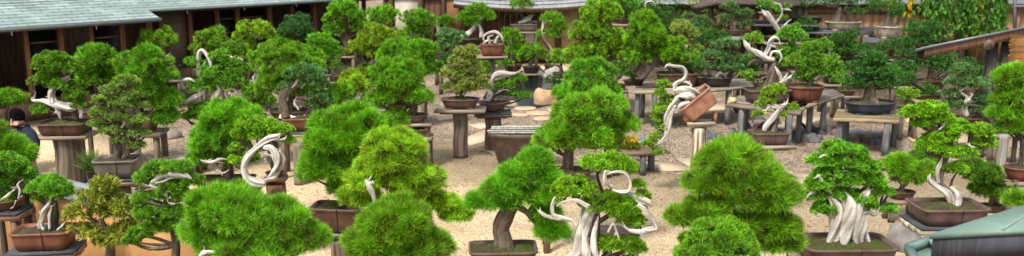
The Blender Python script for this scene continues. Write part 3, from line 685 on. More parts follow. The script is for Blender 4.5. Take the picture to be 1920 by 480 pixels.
rock(1373, 191, 16, 10, (.50, .42, .22), 'yellowish stone standing on the bench left of the bare deadwood', hb=.80)
rock(1396, 189, 9, 6, (.18, .2, .22), 'small blue grey stone on the bench by the yellowish stone', hb=.80)
rock(300, 262, 60, 18, (.24, .21, .18), 'flat grey brown rock behind the bamboo covered tub on the left')

# ---------------------------------------------------------------- long display benches
def bench(ds, corners, h, legs, col=WOODG, thick=.06, lw=.13):
    P = np.array([at(x, y, h) for x, y in corners]); c = P.mean(0); t = thing('display_bench', ds, 'bench', (c[0], c[1], 0), 'long display benches')
    ch = []; g = rs(ds); n = 4      # planks running lengthwise: corners are near-left, near-right, far-right, far-left
    for i in range(n):
        a0, a1 = i / n + .006, (i + 1) / n - .006
        q = [P[0] + (P[3] - P[0]) * a0, P[1] + (P[2] - P[1]) * a0, P[1] + (P[2] - P[1]) * a1, P[0] + (P[3] - P[0]) * a1]
        ch.append(prism(q, thick, np.array(col) * g.uniform(.75, 1.2)))
    mk('top_board', ch, M['plank'], t)
    for x, y in legs:
        q = at(x, y, h); mk('leg', [tube([(q[0], q[1], 0), (q[0], q[1], h - thick - .002)], [lw / 2] * 2, seg=9, col=(.17, .18, .18), col2=(.09, .09, .095), ridge=.08, twist=.1, sub=3, seed=int(x))], M['wood'], t, smooth=True)
bench('weathered bench under the big brown pot of the leaning trunk pine', [(1186, 172), (1252, 172), (1268, 154), (1196, 154)], .82, [(1196, 170), (1228, 171), (1246, 171), (1206, 158)], (.25, .20, .145))
bench('long weathered bench carrying the dark oval pots behind the tilted pot', [(1238, 176), (1412, 162), (1400, 146), (1238, 152)], .88, [(1300, 168), (1367, 164), (1395, 160), (1260, 158)], (.25, .21, .16))
bench('weathered bench under the bare orange brown deadwood trunk', [(1362, 196), (1500, 212), (1520, 188), (1386, 178)], .78, [(1391, 198), (1482, 209), (1500, 200), (1400, 184)], (.22, .19, .14))
bench('bench receding to the right with the reddish oval pot', [(1488, 206), (1584, 178), (1560, 166), (1462, 184)], .78, [(1546, 187), (1520, 192), (1480, 188)], (.22, .19, .14))
bench('yellowish topped bench below the blue grey oval pot', [(1562, 222), (1686, 228), (1690, 208), (1570, 204)], .72, [(1576, 220), (1664, 226), (1588, 212), (1680, 212)], (.25, .20, .11))
bench('dark bench holding cream pots near the tan fence', [(1470, 60), (1640, 62), (1640, 50), (1470, 48)], 1.25, [(1480, 56), (1560, 60), (1625, 62)], (.10, .10, .11), lw=.16)
bench('dark bench under the round cream pot by the fence', [(1618, 78), (1712, 78), (1710, 66), (1620, 66)], 1.12, [(1630, 76), (1700, 76)], (.10, .10, .11), lw=.16)
bench('grey bench carrying the tall pine in front of the tan fence', [(1350, 72), (1410, 72), (1412, 62), (1352, 62)], 1.17, [(1358, 70), (1404, 70)], (.17, .17, .17))
bench('dark bench at the back behind the silver deadwood', [(1405, 46), (1535, 48), (1535, 38), (1405, 36)], 1.47, [(1412, 42), (1490, 44)], (.10, .10, .11))
bench('rough log bench beside the yellow flowers and blue basin', [(1148, 286), (1230, 286), (1226, 272), (1150, 272)], .45, [(1156, 284), (1206, 284), (1222, 276)], (.20, .14, .10))
bench('low dark bench at the back left of the green dome pines', [(575, 165), (690, 170), (690, 156), (580, 150)], .5, [(585, 163), (680, 168)], (.26, .24, .2))
bench('dark timber bench behind the white loop juniper in front', [(1090, 436), (1200, 436), (1196, 422), (1092, 422)], .62, [(1098, 434), (1190, 434), (1140, 426)], (.06, .045, .04))

# ================================================================ bonsai, back to front
# --- far row by the houses
tree('flat topped green pine by a rusty rod under the tea house eave', (322, 148), .75, 122, ('rect', 34, 'dark'), [(300, 76, 40, 20)], 'pine', dw=[[(322, 122, 5), (314, 110, 5), (320, 98, 3)]], st=('table', .07, 40), trunk=[[(322, 124, 3), (314, 108, 3), (302, 84, 2)]])
tree('round deep green pine before the dark tea house doors', (398, 148), .8, 128, ('oval', 44, 'brown'), [(396, 84, 40, 34)], 'pine', )
tree('yellow green pine in tiers left of the round clipped spruce', (478, 148), .8, 130, ('oval', 46, 'brown'), [(478, 62, 40, 28), (482, 104, 42, 20), (458, 88, 24, 14)], 'pine_y')
tree('round clipped grey green spruce with beaded foliage before the doors', (556, 116), .8, 98, ('oval', 40, 'brown'), [(556, 54, 36, 30)], 'spruce', more=[('spruce', [(536, 66, 22, 18), (576, 66, 20, 20)])])
tree('small bright pine peeking out below the clipped spruce', (528, 120), .75, 108, ('oval', 36, 'brown'), [(530, 86, 26, 20)], 'pine')
tree('small bright pine with thin white jin left of the long grey bench', (604, 138), .7, 124, ('rect', 36, 'brown'), [(604, 84, 32, 18), (624, 100, 20, 14)], 'pine', dw=[[(604, 126, 2.5), (612, 110, 2.5), (604, 98, 1.6), (606, 92, 1)]])
tree('tall pine with bare leaning trunk and white streak before dark wall', (648, 104), .9, 88, ('round', 34, 'brown'), [(646, 28, 40, 30), (628, 56, 22, 16), (672, 50, 22, 24)], 'pine', trunk=[[(652, 88, 8), (646, 72, 8), (636, 54, 6), (626, 34, 4)]], dw=[[(646, 78, 2.5), (636, 64, 3), (631, 48, 2.5), (624, 32, 2)]])
tree('domed pine in front of the cream panel of the tea house', (718, 92), .8, 78, ('oval', 40, 'brown'), [(718, 34, 34, 26)], 'pine')
tree('narrow domed pine right of the cream panel', (786, 84), .8, 72, ('oval', 40, 'brown'), [(784, 40, 30, 30)], 'pine', more=[('pine', [(778, 62, 30, 18)])])
tree('pale small pine with a white forked jin against dark boards', (832, 78), .8, 66, ('oval', 30, 'dark'), [(836, 42, 18, 14)], 'pine', dw=[[(822, 66, 4), (824, 54, 5), (818, 46, 4), (812, 40, 3), (815, 33, 2)], [(820, 46, 2.5), (824, 38, 1.5)]])
tree('low spreading soft green white pine in a square brown pot', (832, 112), .75, 96, ('rect', 30, 'brown'), [(846, 70, 34, 17), (842, 86, 26, 14)], 'white')
tree('twin trunk pine with gnarled silver wood against the dark boards', (878, 84), .9, 72, ('oval', 54, 'dark'), [(896, 18, 22, 12), (876, 32, 20, 11), (908, 30, 22, 12), (884, 42, 16, 10)], 'pine', dw=[[(866, 70, 6), (880, 62, 7), (890, 48, 5), (900, 36, 3)], [(904, 70, 6), (902, 54, 5), (896, 40, 4), (908, 28, 2)]], pads=True)
tree('driftwood piece of tangled silver wood in a reddish square pot', (923, 104), .95, 82, ('rect', 44, 'red', .7, .1), [(934, 74, 8, 5)], 'jun', trunk=[[(916, 84, 4), (918, 78, 3), (930, 76, 2)]], dw=[[(910, 82, 3.5), (906, 70, 3), (914, 62, 3.5), (928, 60, 4), (940, 68, 4), (944, 80, 3)], [(918, 82, 3), (916, 70, 3), (926, 66, 2)], [(928, 82, 4), (932, 70, 3), (938, 66, 2)], [(906, 82, 3), (914, 76, 3), (928, 78, 3)]], st=('post', 9, 58))
tree('pine with bright silver trunk in a shallow dark pot by the notice board', (982, 58), 1.2, 44, ('rect', 52, 'grey'), [(978, 12, 26, 17), (1000, 20, 14, 10), (962, 24, 14, 8)], 'pine', dw=[[(972, 44, 5), (984, 38, 6), (994, 30, 4), (998, 24, 2)], [(984, 40, 4), (992, 36, 4), (1000, 28, 2)]], st=('table', .09, 58), pads=True)
tree('soft light green pine below the notice board', (962, 134), .14, 122, ('oval', 34, 'brown'), [(962, 72, 22, 20), (968, 96, 20, 16)], 'pine')
tree('green pine bush at the left end of the pond', (996, 137), .14, 124, ('oval', 34, 'dark'), [(998, 102, 26, 20)], 'pine')
tree('slender pine with a thin bending white trunk', (1036, 134), .16, 122, ('oval', 32, 'brown'), [(1036, 36, 22, 13), (1048, 52, 18, 11), (1020, 64, 15, 9), (1040, 66, 12, 7)], 'pine', trunk=[[(1034, 116, 2.5), (1030, 94, 2), (1018, 76, 2)]], dw=[[(1034, 112, 2.2), (1034, 92, 2.2), (1022, 76, 2), (1016, 60, 2.5), (1020, 42, 4), (1026, 38, 3)], [(1016, 62, 2), (1030, 62, 1.8), (1040, 68, 1)]], pads=True)
tree('young pine with dark foliage in the pond rocks', (1038, 176), .2, 168, ('oval', 24, 'dark'), [(1038, 152, 18, 13)], 'jun_d', st=('table', .06, 30))
tree('large pine with pointed yellow green crown behind the pond', (1098, 152), .75, 134, ('rect', 62, 'mauve', .7, .15), [(1126, 26, 44, 28), (1104, 60, 38, 24), (1148, 76, 44, 26), (1088, 102, 40, 24), (1124, 96, 40, 24), (1160, 96, 30, 20)], 'pine_y', trunk=[[(1104, 136, 9), (1128, 112, 10), (1134, 84, 7), (1126, 40, 4)]])
tree('low pale green pine left of the large pointed pine', (1054, 146), .5, 136, ('oval', 38, 'brown'), [(1054, 112, 26, 18)], 'pine_y')
tree('big green pine with a split dark trunk leaning over its bench', (1268, 162), .88, 136, ('rect', 74, 'brown', .6, .05), [(1214, 70, 46, 42), (1250, 96, 40, 34), (1192, 108, 30, 28), (1270, 112, 24, 20), (1206, 40, 30, 20)], 'pine', trunk=[[(1290, 140, 6), (1262, 120, 9), (1238, 96, 9), (1226, 84, 5)], [(1196, 142, 13), (1212, 124, 13), (1232, 102, 10), (1240, 90, 5)], [(1262, 138, 6), (1250, 118, 6), (1238, 98, 6)]], st=None)
tree('empty looking dark oval pot with a low pine beneath the leaning trunk', (1188, 160), .82, 150, ('oval', 40, 'dark'), [(1184, 140, 14, 8)], 'pine_d', st=None)
tree('tall bushy pine behind with a rounded white trunk loop', (1215, 62), 1.15, 50, ('oval', 40, 'brown'), [(1208, 30, 36, 26), (1246, 42, 34, 30)], 'jun_d', dw=[[(1228, 50, 4), (1222, 34, 3.5), (1212, 20, 4), (1212, 6, 4), (1224, 4, 3), (1230, 14, 2)]])
tree('deep green bushy bonsai at the top centre behind the pointed pine', (1172, 44), 1.45, 34, ('oval', 44, 'brown'), [(1170, 10, 36, 24), (1150, 0, 30, 20)], 'jun')
tree('olive gold pine with a bright white trunk', (1282, 112), .85, 98, ('oval', 40, 'brown'), [(1278, 52, 26, 17), (1296, 66, 20, 15), (1300, 96, 18, 20)], 'olive', dw=[[(1284, 98, 5), (1286, 84, 5), (1282, 70, 4), (1276, 64, 2)]])
tree('light green shrubby bonsai behind the olive gold pine', (1316, 72), 1.05, 64, ('oval', 36, 'brown'), [(1306, 46, 38, 18)], 'white')
tree('dark clipped bonsai with dense leaves right of the olive gold pine', (1330, 112), .8, 100, ('oval', 46, 'brown'), [(1328, 74, 30, 24), (1322, 96, 28, 12)], 'jun_d', more=[('jun_d', [(1350, 72, 20, 18)])])
tree('tiered dark bonsai in a wide dark oval pot on the long bench', (1346, 162), .88, 144, ('oval', 54, 'dark', .7), [(1360, 84, 26, 13), (1340, 104, 26, 11), (1372, 106, 22, 12), (1332, 124, 20, 9), (1362, 126, 32, 12)], 'white', trunk=[[(1350, 146, 7), (1352, 132, 5), (1358, 110, 4), (1360, 92, 2)]], dw=[[(1340, 147, 3), (1350, 137, 3), (1362, 145, 2.5)]], st=None, pads=True, more=[('jun_d', [(1376, 128, 24, 13)])])
tree('wide brown pot bonsai tucked behind the dark oval pot', (1308, 158), .88, 142, ('oval', 60, 'brown'), [(1304, 128, 24, 14)], 'jun_d', st=None)
tree('tall thin pine on a grey bench before the tan fence', (1382, 67), 1.174, 56, ('oval', 46, 'brown', .6), [(1366, 14, 18, 12), (1392, 26, 24, 12), (1360, 34, 16, 9), (1396, 44, 18, 10)], 'white', trunk=[[(1376, 56, 7), (1375, 44, 6), (1374, 30, 2), (1370, 8, 1.5)]], st=None, pads=True)
tree('silver driftwood juniper with sweeping white trunk near the fence', (1462, 78), 1.0, 68, ('oval', 60, 'dark'), [(1440, 12, 22, 9), (1458, 20, 14, 7), (1466, 34, 14, 7), (1430, 4, 16, 9), (1474, 12, 12, 6)], 'jun', dw=[[(1466, 66, 5), (1450, 42, 6), (1436, 26, 7), (1428, 18, 4)], [(1454, 44, 4), (1466, 28, 3), (1464, 10, 3), (1450, 4, 2)], [(1464, 18, 3), (1476, 18, 3), (1484, 20, 2)], [(1462, 56, 3), (1478, 40, 2), (1484, 36, 1.5)]], pads=True)
tree('low yellow green bonsai behind the bare deadwood', (1416, 108), .7, 98, ('oval', 40, 'brown'), [(1414, 74, 24, 16)], 'jun_y')
tree('blue green bonsai mound above the bare deadwood', (1456, 84), .75, 74, ('oval', 36, 'brown'), [(1456, 54, 22, 14)], 'white')
tree('dark low pine mound left of the bare deadwood', (1402, 150), .8, 140, ('oval', 44, 'dark'), [(1396, 118, 30, 16), (1412, 134, 22, 10)], 'jun_d')
tree('bright mid green clipped bonsai right of the deadwood', (1506, 132), .8, 120, ('oval', 44, 'brown'), [(1484, 68, 30, 22), (1478, 104, 24, 30)], 'jun')
tree('large dense green bonsai in a reddish oval pot', (1506, 190), .78, 160, ('oval', 74, 'red', .7, -.05), [(1522, 92, 28, 16), (1514, 114, 38, 18), (1526, 134, 32, 16), (1504, 146, 24, 9)], 'jun', trunk=[[(1516, 164, 8), (1518, 150, 7), (1520, 120, 5), (1522, 96, 2)]], st=None)
tree('black rectangular pot bonsai on the dark bench by the fence', (1506, 43), 1.474, 31, ('rect', 62, 'dark'), [(1500, 6, 34, 13)], 'jun_d', trunk=[[(1498, 32, 9), (1498, 22, 7), (1498, 10, 3)]], st=None)
tree('rock planted bonsai in a wide cream tray by the fence', (1580, 56), 1.254, 40, ('oval', 68, 'cream', .6), [(1552, 6, 30, 11), (1600, 22, 26, 9), (1590, 2, 26, 10)], 'jun_d', trunk=[[(1570, 42, 9), (1572, 30, 8), (1574, 14, 4)], [(1592, 42, 3), (1588, 20, 2), (1590, 6, 1)]], st=None)
tree('bonsai in a deep round cream bowl with a flared grey trunk', (1664, 71), 1.124, 48, ('round', 50, 'cream'), [(1660, 16, 40, 14), (1684, 24, 18, 8), (1640, 6, 24, 8)], 'jun_d', trunk=[[(1666, 50, 10), (1666, 40, 7), (1665, 24, 5)]], st=None)
tree('small dark mound bonsai below the black pot', (1512, 70), 1.05, 62, ('oval', 34, 'dark'), [(1512, 48, 24, 16), (1530, 66, 18, 10)], 'jun_d')
tree('dense dark green bonsai mound under the cream tray', (1580, 118), .7, 106, ('oval', 44, 'dark'), [(1582, 78, 28, 22), (1580, 96, 26, 14)], 'jun_d', more=[('jun_d', [(1600, 64, 16, 12)])])
tree('dull green bonsai mound in the middle of the right background', (1616, 124), .7, 112, ('oval', 40, 'dark'), [(1618, 94, 24, 14), (1640, 106, 22, 16)], 'jun_d')
tree('smooth dark green bonsai mound right of the cream bowl', (1656, 116), .7, 106, ('oval', 40, 'dark'), [(1660, 88, 20, 15)], 'jun_d')
tree('low bright green bonsai left of the blue grey pot', (1566, 156), .75, 146, ('oval', 50, 'dark'), [(1556, 118, 28, 14), (1564, 134, 30, 13)], 'jun')
tree('tall cloud pruned dark green tree left of the shed roof', (1742, 166), .5, 150, ('oval', 60, 'brown'), [(1728, 56, 38, 18), (1726, 78, 36, 14), (1704, 100, 26, 10), (1762, 106, 34, 12), (1732, 120, 50, 14), (1772, 128, 26, 10)], 'jun_d', pads=True)
tree('dense dark green bonsai with flared trunk in a blue grey oval pot', (1630, 212), .72, 190, ('oval', 98, 'blue', .6, .06), [(1632, 110, 32, 16), (1616, 130, 38, 16), (1652, 134, 38, 16), (1604, 156, 32, 15), (1660, 158, 34, 15), (1632, 150, 36, 16)], 'jun_d', trunk=[[(1628, 194, 17), (1628, 182, 12), (1630, 160, 9), (1632, 124, 4)]], st=None)
tree('small round yellow green shrub right of the blue grey pot', (1700, 214), .55, 202, ('round', 30, 'dark'), [(1700, 178, 24, 17)], 'jun_y')
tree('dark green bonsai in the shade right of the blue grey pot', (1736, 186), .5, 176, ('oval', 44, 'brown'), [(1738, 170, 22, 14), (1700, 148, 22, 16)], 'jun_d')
tree('blue green tiered white pine with twisted silver trunk', (1812, 232), .65, 220, ('oval', 56, 'brown'), [(1808, 132, 28, 13), (1798, 154, 32, 12), (1834, 158, 30, 13), (1782, 176, 20, 9), (1844, 184, 26, 12), (1790, 196, 26, 10), (1838, 204, 28, 10)], 'white', trunk=[[(1812, 220, 5), (1810, 196, 5), (1806, 160, 3), (1808, 136, 2)]], dw=[[(1812, 218, 6), (1806, 200, 6), (1812, 184, 5), (1800, 172, 3), (1812, 162, 3), (1818, 156, 2)], [(1808, 196, 3.5), (1820, 182, 3), (1826, 176, 2)]], pads=True, name='bonsai')
# --- left back
tree('pale green flat pine at the left edge behind the kneeling person', (10, 246), .8, 226, ('oval', 60, 'brown'), [(14, 186, 36, 18), (-14, 192, 30, 16)], 'pine')
tree('juniper with a swooping silver trunk on a thick stump', (124, 250), .92, 228, ('rect', 88, 'brown', .7, .05), [(100, 118, 44, 24), (118, 128, 36, 20), (84, 150, 30, 18), (112, 158, 34, 14), (140, 176, 26, 22), (80, 206, 26, 12), (146, 198, 18, 16)], 'jun',
     trunk=[[(146, 224, 5), (136, 204, 5), (128, 178, 5), (118, 150, 4), (106, 124, 2)]],
     dw=[[(152, 222, 3.5), (150, 202, 6), (128, 200, 10), (104, 196, 9), (82, 190, 7), (66, 190, 5), (58, 187, 2.5)], [(100, 194, 10), (96, 178, 9), (102, 162, 8), (112, 152, 6), (124, 146, 4), (132, 140, 1.5)], [(104, 200, 5), (110, 212, 5), (114, 224, 3)], [(110, 154, 3), (122, 154, 2.5), (134, 147, 1.4)], [(62, 188, 2.5), (60, 184, 1.5), (66, 182, 1)]], st=('stump', 52, 96), more=[])
tree('smooth round pine between the silver trunk juniper and the tall pine', (186, 226), .9, 206, ('rect', 62, 'brown'), [(185, 118, 42, 38), (180, 146, 42, 28)], 'pine')
tree('large bright pine with a brown square pot behind the tiered juniper', (262, 246), .85, 212, ('rect', 66, 'brown', .8, .1), [(274, 128, 62, 46), (262, 166, 56, 38), (310, 190, 34, 26), (308, 222, 30, 20)], 'pine', st=('table', .12, 90))
tree('olive tiered juniper in a grey rectangular pot with slim twin trunks', (223, 330), 1.0, 296, ('rect', 80, 'grey', .72, .12),
     [(240, 154, 28, 10), (212, 168, 28, 9), (250, 178, 26, 9), (194, 188, 26, 9), (232, 196, 32, 10), (268, 200, 16, 7), (186, 212, 26, 8), (222, 220, 30, 9), (258, 226, 26, 9), (182, 232, 22, 7), (212, 244, 30, 9), (262, 250, 24, 8), (226, 262, 24, 7), (256, 272, 22, 7)], 'olive',
     trunk=[[(220, 298, 7), (222, 278, 6), (218, 258, 5), (226, 226, 4), (234, 180, 3)], [(232, 298, 5), (240, 284, 5), (236, 262, 4), (244, 240, 3), (252, 200, 2)]], dw=[[(228, 240, 2.5), (234, 228, 3), (226, 216, 2)], [(226, 190, 2.5), (236, 184, 3), (230, 176, 2)]], st=('post', 40, 96, 'g', 1), pads=True)
tree('juniper with tall white loop and curled spiral wood', (396, 238), .85, 228, ('rect', 52, 'dark'), [(412, 108, 26, 15), (436, 118, 24, 12), (404, 138, 42, 22), (432, 152, 38, 26), (380, 164, 32, 16), (366, 118, 18, 14), (384, 206, 34, 18), (454, 130, 18, 12), (360, 218, 26, 14)], 'jun',
     trunk=[[(404, 228, 7), (406, 200, 6), (408, 170, 5), (406, 136, 3)]],
     dw=[[(400, 228, 9), (403, 206, 9), (404, 186, 9), (412, 168, 6), (404, 158, 3)], [(376, 142, 5), (372, 122, 5), (373, 100, 5), (379, 94, 4), (388, 104, 4), (396, 122, 4), (392, 136, 3)], [(372, 114, 2), (362, 118, 2), (356, 112, 1)], [(386, 116, 2), (372, 132, 2), (364, 130, 1)],
         [(366, 166, 4), (354, 160, 6), (344, 162, 7), (344, 154, 6), (356, 150, 6), (366, 154, 4)], [(384, 170, 4), (364, 184, 7), (348, 192, 6), (342, 188, 3)], [(438, 182, 3), (444, 172, 5), (434, 166, 5), (424, 174, 5), (430, 184, 4), (436, 178, 3)], [(430, 186, 4), (438, 176, 4), (445, 174, 2)], [(432, 106, 3), (440, 110, 3), (452, 112, 3), (455, 122, 2)]])
tree('broad domed pine at centre left with layered bright needles', (545, 222), .8, 206, ('oval', 80, 'brown'), [(540, 126, 60, 42), (526, 160, 52, 34), (572, 170, 32, 30)], 'pine')
tree('blue green white pine with grey arching trunk in a red brown pot', (572, 242), .85, 218, ('rect', 78, 'red', .75, .12), [(578, 140, 34, 24), (594, 158, 30, 20), (552, 140, 26, 16), (600, 184, 26, 15), (606, 212, 22, 16), (590, 196, 20, 12), (540, 162, 16, 10)], 'white',
     trunk=[[(536, 220, 13), (532, 196, 11), (536, 172, 10), (552, 158, 8), (570, 158, 5), (584, 152, 3)]],
     dw=[[(546, 222, 3), (536, 200, 4), (540, 176, 4), (556, 154, 4), (560, 142, 1.5)], [(524, 218, 5), (544, 222, 6), (560, 222, 5), (572, 216, 3)], [(560, 206, 3), (552, 194, 3), (556, 182, 2)]], st=('table', .1, 96, 'g', 1))
tree('small clump of green pine between the white pine and the long dome', (640, 226), .7, 212, ('oval', 50, 'brown'), [(636, 180, 26, 22)], 'pine')
tree('yellow green juniper mound left of the centre pines', (462, 196), .8, 184, ('oval', 50, 'brown'), [(484, 108, 22, 16), (478, 130, 22, 14), (504, 88, 16, 12)], 'jun_y', dw=[[(484, 150, 4), (484, 132, 4), (496, 120, 3), (504, 112, 1)], [(482, 160, 5), (476, 146, 5), (482, 134, 3)]])
tree('dark green small juniper in front of the small jin pine', (632, 152), .65, 142, ('oval', 30, 'brown'), [(628, 124, 16, 14)], 'jun')
tree('wide pine with knotted grey trunk at upper centre', (690, 160), .6, 146, ('oval', 84, 'brown', .6), [(712, 72, 42, 26), (678, 92, 30, 22), (736, 92, 30, 28), (704, 100, 30, 18), (668, 144, 28, 15), (692, 128, 20, 10)], 'pine_y', trunk=[[(694, 150, 7), (704, 122, 11), (718, 112, 8), (712, 86, 4)]], dw=[[(690, 124, 4), (704, 116, 5), (716, 124, 4)]])
tree('soft green domed pine above the two stacked brown pots', (768, 176), .75, 160, ('oval', 60, 'brown'), [(766, 112, 56, 36), (800, 130, 28, 22)], 'pine', more=[('pine', [(744, 96, 26, 20), (796, 92, 26, 20)])])
tree('bright layered pine in a brown oval pot with black tie wires', (771, 228), .85, 214, ('oval', 64, 'mauve', .7, .05), [(742, 150, 58, 38), (756, 178, 60, 28), (716, 186, 36, 16)], 'pine', st=('table', .1, 76))
tree('low pine in an oval pot under the bright layered pine', (776, 254), .6, 240, ('oval', 64, 'mauve', .7), [(740, 222, 30, 14)], 'pine')
tree('olive branching bonsai with a thin trunk in a brown oval pot', (863, 202), 1.0, 184, ('oval', 74, 'mauve', .62), [(876, 98, 28, 15), (864, 116, 30, 16), (884, 132, 28, 14), (848, 140, 28, 16), (888, 152, 30, 15), (862, 164, 38, 13), (896, 162, 24, 12)], 'olive', trunk=[[(862, 186, 4), (868, 160, 3.5), (870, 134, 3), (876, 104, 2)]], st=('post', 27, 94))
tree('juniper with white wood arching right over a round brown pot', (924, 208), .82, 190, ('round', 56, 'mauve'), [(954, 160, 22, 12), (972, 148, 18, 12), (930, 164, 16, 10), (982, 180, 20, 9), (964, 176, 16, 8)], 'jun', dw=[[(916, 190, 9), (918, 176, 8), (914, 168, 6)], [(924, 168, 4), (922, 152, 5), (928, 140, 6), (942, 136, 6), (958, 138, 5), (970, 136, 3), (982, 128, 1.5)], [(928, 146, 3), (942, 142, 3), (958, 144, 3)], [(930, 176, 3), (946, 168, 4), (960, 172, 2)]], trunk=[[(920, 190, 5), (930, 176, 4), (950, 166, 3)]], st=('post', 31, 70, 'g', 1))

for a in [('rounded pine mound left of the bright layered pine', (662, 204), .7, 190, 46, [(664, 164, 32, 20)], 'pine_y'),
          ('dense pine filling the row behind the arching white pine', (588, 150), .7, 138, 40, [(584, 108, 26, 16), (566, 96, 18, 12)], 'pine'),
          ('small tufted pine behind the white looped juniper', (446, 172), .75, 160, 36, [(440, 92, 28, 16), (432, 100, 20, 10)], 'jun'),
          ('low juniper mound under the layered juniper with white wood', (470, 214), .75, 202, 44, [(476, 176, 26, 22), (500, 190, 20, 16)], 'jun'),
          ('bushy pine squeezed between the two upper centre pines', (738, 136), .75, 124, 40, [(742, 82, 30, 20), (752, 104, 22, 16)], 'pine'),
          ('little dark juniper at the foot of the soft white pine', (842, 136), .6, 126, 34, [(840, 112, 20, 14)], 'jun_d'),
          ('mound of dark foliage behind the cream bowl stand', (1692, 112), .9, 102, 36, [(1690, 84, 26, 14)], 'jun_d'),
          ('deep green mound below the cream tray on the right', (1544, 116), .8, 106, 36, [(1540, 88, 26, 15), (1530, 102, 20, 10)], 'jun'),
          ('dark juniper filling the row behind the blue grey pot', (1690, 160), .7, 150, 40, [(1692, 128, 28, 18)], 'jun_d'),
          ('low dense green mound right of the reddish oval pot', (1584, 178), .6, 168, 40, [(1578, 150, 22, 14)], 'jun'),
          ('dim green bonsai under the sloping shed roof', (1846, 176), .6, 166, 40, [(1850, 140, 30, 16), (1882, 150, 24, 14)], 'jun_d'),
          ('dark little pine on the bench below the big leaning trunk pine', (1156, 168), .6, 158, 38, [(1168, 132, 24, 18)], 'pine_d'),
          ('leafy juniper behind the tipped pot on the far row', (1292, 150), .7, 140, 38, [(1300, 112, 24, 16)], 'jun'),
          ('blurred green shrub bonsai at the right in front of the shed', (1890, 250), .6, 238, 50, [(1880, 250, 22, 10), (1866, 206, 24, 14)], 'jun_d'),
          ('soft green mound behind the big juniper with split trunk', (1724, 300), .3, 290, 50, [(1730, 296, 30, 12)], 'pine_d')]:
    tree(a[0], a[1], a[2], a[3], ('oval', a[4], 'brown'), a[5], a[6])
# --- middle
tree('domed pine above the bigger dome beside the pond', (1104, 238), .9, 222, ('oval', 80, 'brown'), [(1106, 152, 56, 40), (1078, 178, 40, 22), (1140, 176, 24, 26)], 'pine')
tree('large spreading pine in front of the covered stone tub', (1066, 336), 1.0, 318, ('oval', 92, 'brown'), [(1104, 214, 76, 44), (1080, 250, 76, 34), (1044, 268, 46, 22), (1128, 262, 48, 28), (1170, 236, 34, 18)], 'pine', trunk=[[(1066, 320, 10), (1066, 296, 9), (1074, 262, 8), (1100, 216, 4)]])
tree('contorted silver juniper cascading from a tipped terracotta box pot', (1312, 226), 1.25, 200, ('rect', 10, 'terra'), [(1244, 158, 14, 9), (1240, 176, 17, 10), (1250, 190, 16, 9), (1236, 204, 17, 10), (1258, 198, 16, 9), (1234, 222, 16, 12), (1240, 240, 13, 9), (1228, 256, 14, 9), (1242, 252, 10, 8), (1218, 268, 16, 7), (1232, 284, 14, 8)], 'jun_y',
     trunk=[[(1300, 204, 5), (1288, 196, 5), (1276, 188, 5), (1262, 190, 4), (1252, 200, 3)]], soil=False,
     dw=[[(1304, 186, 5), (1292, 178, 9), (1276, 178, 10), (1264, 186, 6)], [(1316, 180, 3), (1302, 170, 6), (1284, 166, 8), (1268, 170, 8), (1262, 178, 6)], [(1264, 172, 5), (1268, 156, 6), (1282, 148, 5), (1286, 136, 5), (1280, 126, 4), (1266, 124, 3.5), (1252, 122, 3), (1246, 128, 1.5)], [(1274, 152, 4), (1286, 154, 4), (1296, 160, 3.5), (1290, 166, 3), (1280, 162, 3)],
         [(1302, 200, 5), (1290, 192, 9), (1276, 200, 9), (1270, 212, 7)], [(1272, 184, 7), (1256, 206, 8), (1250, 230, 7), (1250, 250, 6), (1244, 262, 6), (1232, 270, 3), (1222, 276, 1.5)], [(1264, 196, 6), (1256, 220, 6), (1254, 244, 5), (1248, 264, 4), (1250, 272, 2)], [(1264, 168, 3), (1262, 158, 3), (1268, 152, 2)], [(1254, 262, 1.5), (1268, 268, 1.2), (1268, 280, 1.2), (1258, 286, 1)]], st=('post', 32, 52, 'w'), pads=True)
tree('bare orange and silver deadwood trunk in a brown box pot', (1437, 190), .80, 166, ('rect', 84, 'mauve', .62, .08), [(1412, 106, 9, 6), (1402, 140, 20, 8), (1414, 150, 14, 6), (1470, 120, 12, 8)], 'jun_y', trunk=[[(1440, 168, 15), (1446, 144, 12), (1450, 120, 9), (1442, 110, 6)], [(1436, 168, 9), (1444, 140, 7), (1452, 116, 5)], [(1448, 112, 6), (1430, 112, 6), (1412, 114, 4), (1403, 122, 1.5)]],
     dw=[[(1452, 112, 5), (1436, 108, 7), (1424, 100, 6), (1414, 92, 4)], [(1432, 108, 5), (1412, 98, 6), (1400, 84, 6), (1395, 75, 4)], [(1432, 106, 6), (1440, 90, 5), (1444, 78, 5), (1452, 71, 5), (1460, 74, 3), (1462, 78, 2)], [(1440, 84, 3.5), (1452, 88, 3), (1458, 93, 1.5)], [(1444, 108, 3.5), (1448, 98, 3.5), (1460, 98, 3), (1465, 108, 3), (1460, 118, 1.5)], [(1452, 124, 4), (1462, 140, 5), (1466, 160, 4)], [(1464, 156, 5), (1472, 146, 4), (1476, 136, 2)], [(1466, 154, 4), (1480, 146, 4), (1484, 140, 2)]], st=None)
tree('small juniper with curved silver trunk and bright pads', (1440, 268), .85, 246, ('rect', 70, 'mauve', .7, .06), [(1452, 172, 26, 11), (1440, 188, 22, 8), (1426, 196, 12, 6), (1422, 214, 14, 7), (1464, 216, 15, 7), (1484, 204, 15, 8), (1458, 164, 14, 6)], 'jun_y', trunk=[[(1448, 248, 8), (1452, 232, 7), (1458, 212, 4), (1448, 190, 3)]],
     dw=[[(1434, 246, 6), (1438, 236, 8), (1450, 220, 7), (1460, 204, 5), (1452, 196, 4), (1440, 202, 4), (1434, 212, 2)], [(1462, 198, 3), (1474, 194, 3), (1478, 184, 1.5)], [(1446, 200, 5), (1458, 200, 5), (1468, 206, 3)]], st=('post', 12, 88, 'g'), pads=True, name='bonsai')
